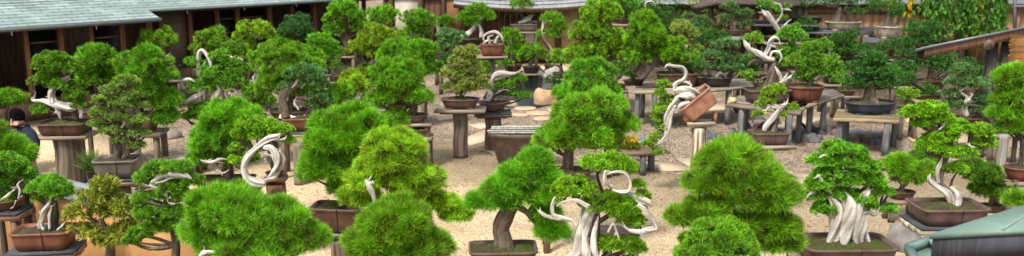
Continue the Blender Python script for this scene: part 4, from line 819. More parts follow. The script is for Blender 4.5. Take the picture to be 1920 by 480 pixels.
tree('tall bright pine at the right edge with a long reddish pot', (1916, 336), .85, 312, ('oval', 70, 'red', .7), [(1900, 150, 38, 28), (1904, 184, 46, 24), (1892, 214, 36, 20), (1910, 238, 46, 22)], 'pine', st=('table', .1, 84))
tree('low blurred pine behind the brown rectangular pot on the right', (1690, 372), .35, 358, ('oval', 50, 'brown'), [(1702, 330, 40, 26), (1686, 308, 26, 16), (1736, 318, 24, 18)], 'pine')
tree('dark spreading pine right of the brown rectangular pot', (1858, 396), .4, 384, ('oval', 50, 'brown'), [(1844, 328, 44, 26), (1856, 356, 42, 22), (1820, 310, 24, 14)], 'pine_d')
tree('bit of pine showing over the copper roof at the right edge', (1936, 420), .9, 408, ('oval', 50, 'brown'), [(1914, 376, 32, 14)], 'pine')
tree('tall juniper with split white trunk in a big brown rectangular pot', (1773, 414), .95, 382, ('rect', 130, 'mauve', .68, .04), [(1716, 212, 32, 18), (1748, 206, 32, 16), (1768, 222, 26, 14), (1730, 232, 26, 14), (1792, 240, 30, 16), (1836, 248, 32, 14), (1766, 258, 32, 16), (1744, 276, 34, 14), (1844, 268, 30, 12), (1776, 284, 30, 12), (1812, 288, 28, 12), (1790, 316, 30, 10)], 'jun_y',
     trunk=[[(1788, 386, 9), (1782, 362, 8), (1762, 344, 7), (1764, 318, 6), (1776, 284, 5), (1776, 240, 4), (1752, 214, 3)]],
     dw=[[(1796, 386, 8), (1794, 366, 8), (1782, 350, 6)], [(1786, 386, 7), (1776, 364, 9), (1756, 350, 8), (1742, 338, 6), (1744, 326, 5)], [(1758, 344, 6), (1758, 322, 6), (1764, 304, 4), (1768, 296, 2)], [(1760, 244, 2.5), (1778, 230, 3.5), (1792, 240, 2)], [(1812, 270, 3), (1824, 276, 4), (1836, 278, 3)], [(1816, 268, 2), (1822, 284, 2), (1818, 288, 1)]], st=('post', 40, 140, 'w', 1), pads=True)
tree('mound pine in a brown rectangular pot on a grey plank stand', (636, 430), .82, 384, ('rect', 98, 'brown', .62, -.12), [(652, 258, 82, 60), (628, 306, 72, 46), (688, 246, 54, 46), (596, 322, 42, 28), (650, 348, 46, 24)], 'pine', st=('post', 40, 80, 'g'), trunk=[[(640, 386, 8), (640, 362, 7), (650, 320, 6), (654, 270, 4)]])
tree('yellow tipped domed pine with a white stub of trunk', (732, 456), 1.0, 420, ('oval', 90, 'mauve'), [(738, 296, 74, 56), (716, 344, 76, 42), (782, 344, 62, 38), (830, 384, 38, 22), (676, 368, 40, 26), (856, 402, 28, 12), (760, 384, 50, 22)], 'pine_y', trunk=[[(730, 424, 12), (734, 390, 10), (740, 340, 7), (746, 298, 4)], [(750, 390, 4), (800, 384, 3), (846, 396, 2)]], dw=[[(706, 384, 7, -.35), (698, 362, 8, -.4), (688, 342, 8, -.42), (690, 338, 4, -.42)], [(690, 344, 5, -.42), (702, 342, 5, -.42)]])
tree('green pine left of the white ring juniper in a long brown pot', (425, 354), .80, 334, ('rect', 104, 'brown', .6, .05), [(432, 228, 66, 42), (410, 262, 64, 34), (392, 296, 44, 20), (448, 296, 40, 20)], 'pine', dw=[[(376, 300, 2, -.3), (396, 304, 4, -.3), (414, 298, 4, -.3), (430, 300, 2, -.3)], [(380, 304, 2, -.3), (398, 302, 3, -.3), (420, 306, 1.5, -.3)], [(406, 318, 2, -.3), (418, 324, 2.5, -.3), (430, 318, 2, -.3)]])
tree('juniper with a great white ring of twisted deadwood', (516, 330), 1.15, 322, ('round', 36, 'brown'), [(470, 236, 34, 14), (500, 236, 30, 13), (456, 252, 28, 13), (492, 252, 32, 10), (528, 244, 26, 12), (538, 264, 18, 9), (450, 276, 22, 11), (470, 290, 18, 10), (444, 300, 20, 10)], 'jun_y', trunk=[[(514, 318, 7), (510, 296, 8), (516, 276, 6), (504, 262, 4), (492, 248, 3)]],
     dw=[[(498, 344, 6), (480, 342, 10), (464, 334, 9), (458, 316, 8), (464, 296, 8), (476, 282, 7), (490, 270, 7), (506, 260, 7), (520, 256, 6), (526, 250, 3)], [(512, 262, 3), (522, 262, 3), (534, 260, 3), (538, 254, 2)], [(494, 276, 6), (510, 278, 11), (520, 292, 13), (522, 308, 12), (516, 322, 10), (506, 334, 8)], [(524, 282, 5), (532, 298, 6), (528, 314, 6)], [(488, 346, 6), (498, 338, 7), (514, 330, 9), (524, 322, 5)], [(490, 280, 2), (494, 290, 2.5), (488, 294, 1.5)], [(494, 288, 2.2), (508, 292, 2.2), (512, 298, 1.2)], [(496, 298, 2), (502, 306, 1)]], st=('post', 36, 40, 'b'), pads=True, dwo=-.26)
# --- front row
tree('bright pine in front of the photographer on the left edge', (10, 346), 1.35, 330, ('oval', 60, 'brown'), [(-24, 246, 36, 22), (8, 272, 44, 18), (36, 290, 34, 24)], 'pine', st=('table', .08, 60))
tree('juniper with hanging grey jin on a black topped stand', (0, 392), 1.2, 372, ('oval', 90, 'brown'), [(8, 308, 52, 20), (40, 322, 28, 14), (-6, 340, 36, 22), (52, 334, 22, 12), (4, 372, 30, 18)], 'jun', dw=[[(34, 374, 3, -.3), (38, 358, 3, -.3), (34, 346, 2, -.3), (44, 336, 1.5, -.3)], [(0, 376, 3, -.3), (18, 364, 4, -.3), (30, 352, 2, -.3)], [(30, 376, 1.5, -.3), (24, 392, 1.2, -.3)]], st=('table', .09, 96, 'b', 1))
tree('juniper with brown and white split trunk in a red brown rounded pot', (87, 462), 1.05, 428, ('rect', 106, 'red', .66, .12), [(94, 352, 46, 18), (112, 362, 30, 14), (70, 354, 26, 12), (96, 338, 26, 10), (72, 374, 12, 6)], 'jun', trunk=[[(98, 434, 10), (102, 410, 8), (104, 388, 6), (98, 362, 4)]], dw=[[(82, 432, 9), (76, 420, 8), (82, 400, 7), (92, 384, 5), (96, 372, 3)], [(94, 430, 4), (92, 406, 4), (98, 386, 3)], [(104, 374, 3), (112, 370, 3)], [(108, 432, 3), (116, 424, 3), (122, 416, 1.5)]], st=('post', 60, 124, 'b', 1), pads=True)
tree('deciduous bonsai with yellow and green leaves on bare twigs', (200, 530), .95, 500, ('oval', 90, 'brown'), [(186, 370, 44, 30), (150, 400, 34, 24), (222, 392, 40, 30), (164, 434, 40, 20), (240, 432, 30, 28), (208, 448, 40, 28), (196, 346, 26, 14)], 'leafy', trunk=[[(204, 502, 9), (208, 470, 8), (202, 448, 7), (192, 420, 5), (186, 380, 2.5)], [(202, 456, 5), (176, 440, 4), (150, 436, 3), (128, 430, 1.5)], [(206, 450, 5), (228, 430, 4), (244, 404, 2.5), (250, 380, 1)], [(196, 430, 4), (166, 408, 3), (140, 396, 1.5)], [(192, 410, 3), (206, 380, 2), (204, 350, 1)]])
tree('juniper with a thick white arch hanging over the ochre wall', (325, 530), 1.15, 500, ('oval', 90, 'brown'), [(300, 318, 40, 12), (338, 314, 30, 10), (276, 336, 28, 16), (324, 352, 34, 12), (360, 340, 24, 14), (268, 372, 22, 14), (300, 366, 22, 12), (344, 368, 26, 12), (286, 400, 44, 20), (306, 424, 36, 16), (262, 438, 28, 14), (246, 450, 22, 10), (330, 400, 26, 14)], 'jun', trunk=[[(326, 504, 8), (330, 460, 8), (322, 420, 7), (310, 388, 6), (314, 358, 5), (300, 344, 5)], [(318, 420, 4), (290, 422, 4), (260, 440, 2)]],
     dw=[[(310, 360, 5), (296, 352, 8), (284, 346, 7), (296, 334, 7), (314, 326, 7), (334, 326, 7), (350, 330, 6), (360, 336, 3)], [(284, 346, 5), (306, 340, 4), (322, 332, 4), (342, 332, 3)], [(300, 354, 4), (312, 366, 4), (316, 376, 2)]], pads=True)
tree('wide bright needle pine filling the lower left foreground', (480, 545), 1.2, 520, ('oval', 110, 'brown', .7), [(436, 402, 82, 52), (512, 424, 84, 42), (572, 448, 52, 30), (388, 436, 48, 34), (470, 466, 104, 34), (410, 470, 44, 22)], 'pine', dens=1.1, dw=[[(372, 486, 3, -.5), (384, 474, 5, -.5), (402, 472, 4, -.5)]])
tree('soft bright green pine dome at the bottom centre', (745, 535), 1.12, 510, ('oval', 100, 'brown', .7), [(746, 420, 78, 58), (712, 460, 66, 44), (790, 464, 66, 42), (756, 470, 60, 40)], 'pine', dens=1.15)
tree('slanting black pine with flaky bark in a mossy brown tray', (943, 494), .95, 462, ('rect', 128, 'mauve', .6, .06), [(1004, 304, 36, 25), (976, 330, 48, 21), (942, 356, 46, 20), (906, 378, 30, 13), (1020, 336, 32, 26), (986, 368, 44, 12), (1034, 434, 32, 22), (1022, 404, 28, 16), (1022, 368, 26, 16), (944, 378, 30, 10)], 'pine', trunk=[[(944, 468, 20), (942, 448, 15), (938, 428, 13), (946, 406, 13), (960, 386, 11), (976, 362, 8), (988, 330, 4)], [(966, 384, 6), (988, 398, 6), (1004, 418, 4), (1034, 436, 2)], [(950, 396, 4), (930, 374, 3), (914, 368, 2)]], moss=.8)
tree('juniper with smooth white trunk and looping deadwood in front', (1096, 530), 1.0, 494, ('oval', 120, 'brown', .7), [(1078, 352, 50, 19), (1060, 358, 36, 14), (1136, 306, 48, 18), (1170, 312, 32, 17), (1116, 306, 38, 15), (1122, 384, 42, 15), (1142, 368, 24, 11), (1170, 392, 44, 20), (1184, 414, 30, 13), (1144, 458, 38, 14), (1186, 464, 32, 16), (1196, 346, 16, 10), (1206, 366, 13, 9)], 'jun_y', dwo=-.2,
     trunk=[[(1108, 494, 12), (1112, 466, 10), (1116, 430, 9), (1118, 404, 7)], [(1116, 410, 5), (1130, 370, 5), (1120, 330, 4), (1128, 312, 3)], [(1118, 420, 5), (1150, 400, 4), (1174, 396, 3)]],
     dw=[[(1070, 490, 13, .16), (1086, 474, 15, .16), (1092, 446, 16, .16), (1098, 420, 17, .18), (1106, 396, 16, .2), (1116, 372, 9, .2), (1128, 352, 4, .2)], [(1104, 494, 12, .1), (1098, 470, 14, .1), (1092, 440, 10, .12), (1088, 414, 6, .16), (1092, 388, 3, .2)], [(1120, 490, 8, .12), (1112, 460, 9, .1), (1114, 430, 8, .12), (1122, 404, 5, .16)], [(1080, 424, 4), (1072, 414, 5), (1054, 410, 6), (1038, 404, 5), (1034, 392, 5), (1038, 376, 4), (1042, 368, 4)], [(1052, 410, 5), (1034, 408, 4), (1020, 402, 4), (1010, 396, 3), (1016, 404, 2)], [(1104, 388, 6), (1080, 376, 5), (1056, 378, 3), (1044, 388, 1.5)],
         [(1148, 352, 5), (1136, 340, 6), (1136, 322, 6), (1144, 322, 4)], [(1136, 326, 4), (1152, 322, 4), (1168, 323, 4), (1177, 330, 5), (1183, 344, 4), (1179, 358, 5), (1164, 361, 6), (1146, 356, 4)], [(1110, 392, 5, .3), (1140, 374, 6, .32), (1166, 364, 7, .3), (1192, 370, 10, .22), (1214, 378, 9, .12), (1222, 388, 4, .1)], [(1196, 384, 6), (1212, 396, 7), (1222, 412, 8), (1230, 428, 8), (1222, 434, 7)], [(1228, 428, 6), (1206, 434, 8), (1186, 434, 6), (1172, 428, 3)], [(1140, 436, 3), (1150, 420, 4), (1158, 440, 3), (1162, 452, 2)]], pads=True)
tree('large foreground pine with sweeping bright tufts right of centre', (1402, 520), 1.15, 496, ('oval', 110, 'brown', .7), [(1374, 308, 76, 44), (1412, 342, 76, 36), (1340, 342, 62, 26), (1452, 366, 60, 30), (1384, 374, 70, 22), (1320, 396, 56, 19), (1284, 408, 38, 16), (1450, 424, 62, 30), (1390, 420, 46, 22), (1462, 456, 46, 20)], 'pine', dens=1.05, trunk=[[(1404, 500, 13), (1412, 460, 12), (1406, 424, 11), (1390, 380, 8), (1376, 330, 4)], [(1400, 428, 6), (1360, 412, 5), (1310, 406, 3)]])
tree('dense short needled pine mound beside a rusty rod', (1344, 560), 1.35, 530, ('oval', 110, 'brown', .7), [(1346, 456, 76, 46), (1340, 480, 80, 30)], 'jun', dens=1.1, more=[('jun_y', [(1352, 440, 56, 28), (1312, 462, 36, 24), (1392, 466, 36, 22)])])
tree('juniper with massive fluted silver trunk in a grey brown tray', (1582, 486), .98, 452, ('rect', 172, 'mauve', .62, .03), [(1566, 280, 34, 16), (1600, 284, 28, 14), (1540, 302, 32, 14), (1582, 304, 40, 16), (1556, 326, 34, 15), (1618, 314, 34, 17), (1538, 346, 34, 15), (1586, 338, 36, 15), (1634, 338, 34, 18), (1530, 366, 26, 12), (1570, 364, 32, 13), (1614, 372, 34, 15), (1652, 358, 26, 14), (1554, 390, 36, 12), (1584, 396, 28, 11), (1622, 384, 30, 12), (1664, 392, 24, 10), (1538, 396, 22, 9)], 'jun',
     trunk=[[(1570, 452, 8), (1572, 420, 9), (1570, 390, 8), (1562, 340, 6), (1570, 290, 3)], [(1600, 450, 8), (1602, 410, 8), (1610, 370, 5), (1630, 340, 3)]],
     dw=[[(1556, 460, 11), (1564, 440, 17), (1568, 410, 19), (1566, 384, 16), (1552, 366, 7)], [(1582, 464, 14), (1584, 440, 24), (1588, 410, 25), (1590, 384, 20), (1584, 360, 6)], [(1612, 460, 11), (1606, 436, 17), (1608, 408, 17), (1612, 380, 12), (1624, 362, 8), (1630, 352, 5)], [(1628, 456, 5), (1620, 430, 8), (1616, 404, 7), (1628, 398, 5), (1640, 402, 4), (1650, 388, 2)], [(1558, 364, 5), (1544, 346, 6), (1536, 330, 4), (1528, 334, 2)], [(1590, 460, 5), (1576, 452, 7), (1566, 456, 5), (1558, 466, 3)], [(1536, 296, 3), (1546, 292, 4), (1552, 300, 2)], [(1572, 324, 2), (1586, 320, 3), (1598, 328, 2)], [(1512, 372, 3), (1520, 362, 5), (1532, 362, 4)]], moss=.75, pads=True, st=('table', .12, 180))

# the tipped terracotta pot with its soil, resting on the stand of the cascading juniper (child of that bonsai)
casc = [o for o in bpy.data.objects if o.get('label', '').startswith('contorted silver')][0]
for ch_ in list(casc.children):
    if ch_.name.split('.')[0] == 'pot': bpy.data.objects.remove(ch_, do_unlink=True)
Yc = casc['_w'][1]; cc = pt(1311, 194, Yc); m = mpp(1311, 194, Yc)
n, sx, sy = 9, 36 * m, 24 * m
pr = [(.82, 0), (.84, .02), (.93, .24), (.95, .26), (1.0, .265), (1.0, .30), (.92, .30), (.91, .26)]
c4 = lathe((0, 0, 0), pr, 44, POTC['terra'], sx, sy, 9, 0)
seg = 24; sl = lathe((0, 0, 0), [(.92, .262), (.6, .285), (.01, .30)], 44, (.09, .065, .03), sx, sy, 9, 0)
ang = R_(-40); ca, sa = math.cos(ang), math.sin(ang); Rm = np.array([[ca, 0, sa], [0, 1, 0], [-sa, 0, ca]])
cen = cc + np.array([.07, 0, -.12])
po = mk('pot', [((c4[0] @ Rm.T) + cen, c4[1], c4[2])], M['pot'], casc); mk('soil', [((sl[0] @ Rm.T) + cen, sl[1], sl[2])], M['soil'], po, smooth=True)
zs = casc['_w'][2]
wc = thing('wedge_support', 'small orange wooden support propping the tipped terracotta pot', 'support', (cc[0], Yc, zs), None)
for px_, hh in ((1292, 12), (1340, 16)):
    q = pt(px_, 220, Yc); mk('block', [box((q[0], Yc, zs + hh * m / 2 + .002), ((22 if px_ < 1300 else 5) * m, .16, hh * m), (1, 0, 0), (.42, .22, .09))], M['wood'], wc)

# ---------------------------------------------------------------- tubs with bamboo covers
def tub(ds, px, py, h_px, w_, rolls, rot=0):
    c = at(px, py, 0); Y0 = c[1]; m = mpp(px, py, Y0); t = thing('stone_tub', ds, 'tub', tuple(c)); H = h_px * m
    mk('basin', [lathe(c, [(.62, 0), (.66, .02), (.86, H * .55), (.95, H * .86), (1, H * .9), (1, H), (.92, H), (.88, H * .8)], 40, (.085, .06, .045), w_ * m / 2, w_ * m / 2 * .62, 3.2, rot)], M['pot'], t)
    mk('water', [lathe(c + [0, 0, H * .8], [(.9, 0), (.45, .002), (.01, .003)], 40, (.04, .05, .045), w_ * m / 2, w_ * m / 2 * .62, 3.2, rot, caps=False)], M['water'], t)
    g = rs(ds); b = thing('bamboo_cover', 'pale bamboo poles laid side by side across the ' + ds.split(' with')[0], 'cover', (c[0], c[1], H))
    for i in range(rolls):
        y = c[1] + (i / (rolls - 1) - .5) * w_ * m * .42; r = g.uniform(.016, .026)
        x0_, x1_ = c[0] - w_ * m * g.uniform(.44, .52), c[0] + w_ * m * g.uniform(.40, .5)
        mk('pole', [tube([(x0_, y, H + r), ((x0_ + x1_) / 2, y + .01, H + r), (x1_, y, H + r)], [r, r, r * .9], seg=9, col=(.46, .44, .39), col2=(.22, .20, .17), ridge=.05, sub=4, knob=.1, seed=i)], M['wood'], b, smooth=True)
tub('large brown tapered tub with bamboo poles over it beside the spreading pine', 976, 308, 64, 122, 4)
tub('low dark tub with bamboo poles over it behind the ochre wall', 336, 330, 30, 62, 6)
# post that stands near the small loop pine behind the benches
def post(ds, px, py, h_, w_, col, col2=None, name='wooden_post', cat='post', group=None):
    c = at(px, py, 0); m = mpp(px, py, c[1])
    o = mk(name, [log(c, w_ * m / 2, h_, ds, col, col2 or np.array(col) * .5)], M['wood'], None, smooth=True, label=ds, category=cat, origin=c)
    return o
post('thin rusty iron rod by the tea house doors', 309, 190, 1.95, 3.2, (.13, .045, .025), cat='rod', name='iron_rod')
q = at(1283, 560, 1.0)
mk('iron_rod', [tube([(q[0], q[1], 0), (q[0] + .01, q[1], pt(1284, 438, q[1])[2])], [.017, .017], seg=8, col=(.20, .06, .03), col2=(.09, .03, .02), sub=14, knob=.25, ridge=.1)], M['bark'], None, label='thick rusty iron rod in front of the dense short needled mound', category='rod', origin=(q[0], q[1], 0))
post('pale concrete post standing below the tall bright pine at the right', 1872, 352, .95, 17, (.34, .32, .28))
post('pale grey picket post between the white ring and the long plank stand', 562, 346, .75, 20, (.22, .19, .15))
post('weathered post with grain behind the olive tiered juniper', 262, 355, .95, 16, (.20, .18, .15))

# ---------------------------------------------------------------- small plants
def plant(ds, px, py, hb, w_, h_, c1, c2, name='potted_plant', cat='plant', leaf=(.2, .03), potc='dark', n=90, flowers=None, pot=True, lush=1):
    c = at(px, py, hb); m = mpp(px, py, c[1]); t = thing(name, ds, cat, tuple(c)); g = rs(ds); ph = .12 if pot else 0
    if pot: mk('pot', [lathe(c, [(.7, 0), (.9, ph * .8), (1, ph * .85), (1, ph), (.9, ph), (.88, ph * .8)], 20, POTC[potc], w_ * m * .3, w_ * m * .3, 2, 0)], M['pot'], t)
    P = np.repeat(c[None], n, 0) + g.normal(size=(n, 3)) * np.array([w_ * m * .16, w_ * m * .12, 0]) + [0, 0, ph]
    D = unit(np.stack([g.normal(size=n) * .5, g.normal(size=n) * .5, np.ones(n)], 1))
    mk('leaves', [needles(P, D, 4, h_ * m, leaf[1], .25, g, c1, c2)], M['leaf'], t)
    if flowers:
        P2 = c + g.normal(size=(70, 3)) * np.array([w_ * m * .15, w_ * m * .10, h_ * m * .12]) + [0, 0, h_ * m * .8 + ph]
        mk('flowers', [needles(P2, unit(g.normal(size=(70, 3)) + [0, 0, .8]), 6, .06, .04, .9, g, flowers, np.array(flowers) * 1.3)], M['leaf'], t)
plant('grassy iris clump in a black pot beside the thick stump', 174, 332, .55, 40, 40, (.06, .13, .02), (.14, .24, .04), leaf=(.2, .018), n=70)
plant('clump of yellow green flowers by the blue basin', 1180, 277, .47, 62, 20, (.12, .20, .02), (.30, .34, .03), n=60, flowers=(.55, .42, .02), pot=False, cat='flowers', name='flower_clump')
plant('low dark green leafy plant in the blue basin', 1212, 278, .30, 34, 14, (.03, .09, .02), (.08, .18, .03), n=60, pot=False)
plant('green weeds between the cascading juniper and the foreground pine', 1345, 292, 0, 60, 22, (.05, .14, .02), (.12, .24, .04), n=110, pot=False)
plant('reddish green grass tuft left of the brown rectangular pot', 1668, 318, 0, 60, 22, (.12, .12, .02), (.25, .22, .05), n=90, pot=False)
plant('small yellow green sprout by the tan fence', 1540, 92, .4, 30, 22, (.16, .2, .03), (.30, .32, .05), n=40, pot=True)
q = at(1200, 290, 0); m = mpp(1200, 290, q[1])
mk('blue_basin', [lathe(q, [(.8, 0), (.95, .15), (1, .26), (1, .30), (.92, .30), (.88, .1), (.01, .1)], 30, (.06, .14, .27), 34 * m, 22 * m, 2.4, .1, caps=False)], M['tile'], None, label='blue glazed basin behind the cascading juniper', category='basin', origin=q)

g = rs('litter'); LP = []
while len(LP) < 1500:
    x, y = g.uniform(250, 1720), g.uniform(262, 478); q = at(x, y, 0)
    if noise(q * np.array([1, 1, 0]), 1.1, 5) > g.uniform(-.5, .5): LP.append(q + [0, 0, .012])
LP = np.array(LP)
mk('fallen_needles', [needles(LP, unit(g.normal(size=LP.shape) * [1, 1, .05]), 2, .07, .012, .5, g, (.12, .06, .02), (.30, .19, .07), tip=1)], M['leaf'], None, kind='stuff', label='brown fallen needles scattered over the pale gravel', category='litter')
# ---------------------------------------------------------------- weeping tree and backdrop trees
def garden_tree(ds, px, py, trunkpts, blobs, kind, name='garden_tree', extra=None, Y=None):
    c = at(px, py, 0); Y0 = c[1]; t = thing(name, ds, 'tree', tuple(c))
    mk('trunk', wood_lines(trunkpts, Y0, ds, False), M['bark'], t, smooth=True)
    for r in [crown(kind, blobs, Y0, ds, .8)]: mk('crown', [q_[0] for q_ in r], M['leaf'], t)
    return t, Y0
t, Y0 = garden_tree('weeping tree with hanging green and yellow leaves by the shed', 1772, 128, [[(1790, 128, 13), (1770, 84, 13), (1742, 30, 11), (1726, -40, 8)], [(1800, 118, 8), (1798, 60, 6), (1790, 0, 5), (1780, -50, 4)], [(1880, 100, 3), (1884, 40, 3), (1880, -30, 2)]], [(1800, -70, 150, 40)], 'jun', 'weeping_tree')
g = rs('weep'); ch, lf = [], []
for i in range(72):
    x = g.uniform(1655, 1895) if i % 4 == 0 else g.uniform(1740, 1892); dy = g.uniform(-1.2, .5); yb = (g.uniform(10, 40) if x < 1745 else g.uniform(30, 84)); top = -50
    P = [pt(x + g.uniform(-8, 8), top, Y0 + dy), pt(x + g.uniform(-4, 4), (top + yb) / 2, Y0 + dy), pt(x, yb, Y0 + dy)]
    ch.append(tube(P, [.008, .006, .003], seg=4, col=(.16, .10, .05), sub=3, ridge=0))
    L_ = int((yb - top) / 3.2); q_ = np.linspace(.15, 1, L_)[:, None]; PP = P[0] * (1 - q_) + P[2] * q_ + g.normal(size=(L_, 3)) * .06
    D = unit(g.normal(size=(L_, 3)) * .5 + np.array([0, 0, -1.2])); yel = g.uniform() < (.3 if x < 1745 else .10)
    lf.append(needles(PP, D, 3, .17, .10, .35, g, (.40, .28, .01) if yel else (.05, .17, .02), (.75, .45, .01) if yel else (.15, .36, .04), droop=.4))
mk('twigs', ch, M['bark'], t); mk('hanging_leaves', lf, M['leaf'], t)
for ds, px, py, tr, bl_, kd in [
    ('tall dark garden tree beyond the fence at the top right', 1850, 92, [[(1850, 92, 8), (1848, 0, 6), (1846, -60, 4)]], [(1850, 30, 44, 34), (1800, 20, 40, 26)], 'jun_d'),
    ('slender mottled trunks with thin foliage before the tan fence', 1312, 114, [[(1298, 114, 2.5), (1300, 20, 2), (1300, -40, 1)], [(1310, 114, 3), (1312, 20, 2.5), (1316, -40, 2)], [(1330, 114, 2.5), (1330, 30, 2), (1326, -40, 1)]], [(1300, 6, 34, 12), (1330, 22, 20, 8), (1286, 26, 18, 8)], 'olive'),
    ('leafy shrub hiding the fence right of the timber house', 1128, 114, [[(1128, 114, 5), (1128, 20, 4)]], [(1110, 20, 44, 30), (1160, 24, 46, 30), (1216, 16, 40, 24)], 'jun'),
    ('dark evergreen behind the white loop bonsai', 1250, 114, [[(1250, 114, 5), (1250, 10, 4)]], [(1256, 16, 34, 16), (1240, 60, 60, 22)], 'jun_d'),
    ('green shrub filling the gap beneath the tall cloud pruned tree', 1800, 178, [[(1800, 178, 4), (1796, 120, 3)]], [(1806, 132, 40, 18), (1870, 142, 50, 20)], 'jun_d'),
    ('low dark shrub row foot at the middle of the fence', 1450, 116, [[(1450, 116, 4), (1450, 80, 3)]], [(1420, 74, 60, 20), (1540, 92, 40, 14), (1350, 56, 40, 14)], 'jun_d'),
    ('dark green low shrub under the distant pines at centre', 950, 146, [[(950, 146, 3), (950, 110, 2)]], [(930, 118, 30, 16), (900, 132, 26, 16)], 'pine'),
    ('small leafy shrub beside the cream panel', 780, 104, [[(780, 104, 3), (780, 60, 2)]], [(760, 78, 30, 16)], 'pine_d')]:
    garden_tree(ds, px, py, tr, bl_, kd)

# ---------------------------------------------------------------- the photographer
pc = at(42, 420, 0); s_ = 141.0; Yp = FPX / s_ * cT + .0
Yp = 12.0; hx = pt(39, 223, Yp)
hz = hx[2]; X = hx[0]; top = hz + .125
stp = mk('stone_step', [lathe((X + .05, Yp, 0), [(1, 0), (1, max(.06, top - 1.62) - .02), (.95, max(.06, top - 1.62))], 20, (.25, .22, .19), .5, .4, 5, 0)], M['rock'], None, label='low stone step under the photographer behind the wall', category='step', origin=(X + .05, Yp, 0))
gz = max(.06, top - 1.62)
pr = thing('person', 'person with short black hair and navy hoodie raising a camera behind the wall', 'person', (X, Yp, gz))
def skin(name, V, E, rad, mat, sub=2):
    me = bpy.data.meshes.new(name); me.from_pydata([tuple(np.array(v) - np.array(pr['_w'])) for v in V], E, []); o = bpy.data.objects.new(name, me); COL.objects.link(o); o.parent = pr
    md = o.modifiers.new('Skin', 'SKIN'); sv = me.skin_vertices[0].data if me.skin_vertices else None
    if sv is None: 
        lay = me.skin_vertices.new() if hasattr(me.skin_vertices, 'new') else None; sv = me.skin_vertices[0].data
    for i, r in enumerate(rad): sv[i].radius = (r if np.ndim(r) else (r, r))
    sv[0].use_root = True
    ss = o.modifiers.new('Sub', 'SUBSURF'); ss.levels = sub; ss.render_levels = sub; me.materials.append(mat); return o
Z = lambda f: gz + f * 1.62
fw = np.array([-.25, -.97, 0])       # he faces the camera, a little to the left
rt = np.array([.97, -.25, 0])
def pp(r_, f_, z_): return np.array([X, Yp, 0]) + rt * r_ + fw * f_ + np.array([0, 0, z_])
M['skinc'] = material('human skin', base=(.52, .31, .21), attr=False, rough=.5, namt=.05, bump=0)
M['hair'] = material('black hair', base=(.006, .005, .005), attr=False, rough=.9, spec=.05, namt=.2, bump=.8, bscale=120, nscale=60)
M['navy'] = material('navy cotton', base=(.018, .022, .045), attr=False, rough=.95, namt=.2, bump=.3)
M['camblack'] = material('camera body', base=(.02, .02, .02), attr=False, rough=.35, namt=0, bump=0)
V = [pp(0, 0, Z(.53)), pp(0, .02, Z(.64)), pp(0, .0, Z(.76)), pp(0, .02, Z(.82)), pp(0, .05, Z(.855)), pp(0, .07, Z(.90)), pp(0, .075, Z(.95)),
     pp(.17, .02, Z(.80)), pp(.27, .10, Z(.66)), pp(.12, .30, Z(.76)), pp(.07, .34, Z(.785)),
     pp(-.17, .02, Z(.80)), pp(-.27, .10, Z(.66)), pp(-.14, .30, Z(.76)), pp(-.09, .34, Z(.785)),
     pp(.09, 0, Z(.50)), pp(.10, .03, Z(.28)), pp(.10, -.02, Z(.05)), pp(.10, .10, Z(.02)), pp(-.09, 0, Z(.50)), pp(-.10, .03, Z(.28)), pp(-.10, -.02, Z(.05)), pp(-.10, .10, Z(.02))]
E = [(0, 1), (1, 2), (2, 3), (3, 4), (4, 5), (5, 6), (3, 7), (7, 8), (8, 9), (9, 10), (3, 11), (11, 12), (12, 13), (13, 14), (0, 15), (15, 16), (16, 17), (17, 18), (0, 19), (19, 20), (20, 21), (21, 22)]
rad = [(.13, .10), (.13, .10), (.15, .10), (.09, .08), .052, (.072, .088), (.07, .082), .055, .042, .032, .03, .055, .042, .032, .03, .085, .055, .038, .035, .085, .055, .038, .035]
skin('body', V, E, rad, M['skinc'])
Vj = [pp(0, 0, Z(.50)), pp(0, .02, Z(.64)), pp(0, .0, Z(.765)), pp(0, .015, Z(.83)), pp(.175, .02, Z(.80)), pp(.28, .10, Z(.665)), pp(.20, .20, Z(.70)), pp(-.175, .02, Z(.80)), pp(-.28, .10, Z(.665)), pp(-.20, .20, Z(.70))]
skin('hoodie', Vj, [(0, 1), (1, 2), (2, 3), (3, 4), (4, 5), (5, 6), (3, 7), (7, 8), (8, 9)], [(.17, .13), (.165, .13), (.18, .13), (.10, .09), .078, .062, .052, .078, .062, .052], M['navy'])
skin('hood', [pp(-.07, -.05, Z(.845)), pp(0, -.09, Z(.85)), pp(.07, -.05, Z(.845)), pp(.06, .05, Z(.835))], [(0, 1), (1, 2), (2, 3)], [.045, .05, .045, .03], M['navy'])
for s2 in (-1, 1):
    Vt = [pp(s2 * .04, 0, Z(.53)), pp(s2 * .10, .02, Z(.45)), pp(s2 * .10, .03, Z(.28)), pp(s2 * .10, -.02, Z(.06))]
    skin('trouser_leg', Vt, [(0, 1), (1, 2), (2, 3)], [.11, .10, .07, .058], M['camblack'])
    for fi in range(5):
        bz = Z(.785) + .03 - fi * .018; base_ = pp(s2 * .08, .345, bz); tipp = pp(s2 * .012, .385 + .004 * fi, bz + (.012 if fi == 4 else 0)); md_ = pp(s2 * .055, .395, bz)
        skin('finger', [base_, md_, tipp], [(0, 1), (1, 2)], [.010, .009, .007], M['skinc'], 1)
hc = pp(0, .07, Z(.94)); V, F, C = lathe((0, 0, 0), [(math.sin(a_) , -math.cos(a_)) for a_ in np.linspace(.02, np.pi - .02, 14)], 20, (1, 1, 1))
g = rs('hair'); keep = V * np.array([.100, .112, .124]); D_ = unit(V)
nz = 1 + .07 * noise(V, 4, 3); W_ = keep * nz[:, None]; mask = (V @ np.array([0, -1, 0]) > .42) & (V[:, 2] < .42); W_[mask] *= .80; W_[V[:, 2] < -.55] *= .6
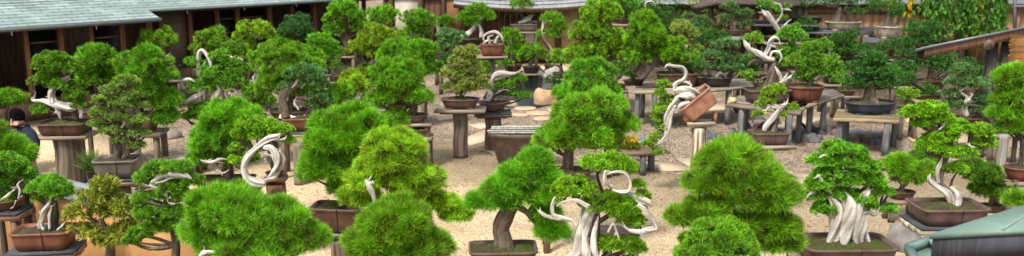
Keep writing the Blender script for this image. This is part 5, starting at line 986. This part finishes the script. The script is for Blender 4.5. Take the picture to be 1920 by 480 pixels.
Wr = hc + np.array([0, 0, .012]) + W_[:, [0]] * rt - W_[:, [1]] * fw + W_[:, [2]] * np.array([0, 0, 1.])
mk('hair', [(Wr, F, (.02, .02, .02))], M['hair'], pr, smooth=True)
for s2 in (-1, 1):
    ec = hc + rt * .030 * s2 + fw * .080 + np.array([0, 0, .002]); e = lathe((0, 0, 0), [(math.sin(a_), -math.cos(a_)) for a_ in np.linspace(.02, 3.12, 7)], 10, (1, 1, 1))
    mk('eye', [(e[0] * [.012, .006, .005] + ec, e[1], (.02, .02, .02))], M['camblack'], pr)
    mk('eyebrow', [beam(ec + [0, 0, .018] + rt * -.014, ec + [0, 0, .02] + rt * .014, .006, .005, (.02, .02, .02))], M['hair'], pr)
    mk('ear', [(e[0] * [.012, .018, .03] + hc + rt * .078 * s2 - [0, 0, .01], e[1], (.5, .3, .2))], M['skinc'], pr)
mk('nose', [tube([hc + fw * .082 + [0, 0, .0], hc + fw * .098 - [0, 0, .03], hc + fw * .085 - [0, 0, .036]], [.007, .012, .006], seg=8, col=(.5, .3, .2), sub=3)], M['skinc'], pr, smooth=True)
mk('mouth', [beam(hc + fw * .084 - [0, 0, .058] - rt * .02, hc + fw * .084 - [0, 0, .058] + rt * .02, .008, .006, (.3, .12, .1))], M['skinc'], pr)
cc = pp(0, .40, Z(.785)); cmr = thing('camera', 'black camera held up in both hands of the person', 'camera', tuple(cc))
mk('camera_body', [box(cc, (.13, .05, .09), rt, (.02, .02, .02))], M['camblack'], cmr); mk('lens', [tube([cc + fw * .025, cc + fw * .10], [.034, .03], seg=16, col=(.02, .02, .02), sub=2, ridge=0)], M['camblack'], cmr)
mk('orange_cloth', [lathe(pp(.10, .36, Z(.75)), [(.7, 0), (1, .03), (.8, .07), (.2, .09)], 12, (.75, .22, .02), .07, .05, 2.4, .3)], M['cloth'], None, label='bright orange cloth bundle beside the photographer\'s hand', category='cloth', origin=pp(.10, .36, Z(.75)))
for o in bpy.data.objects:
    if '_w' in o: del o['_w']
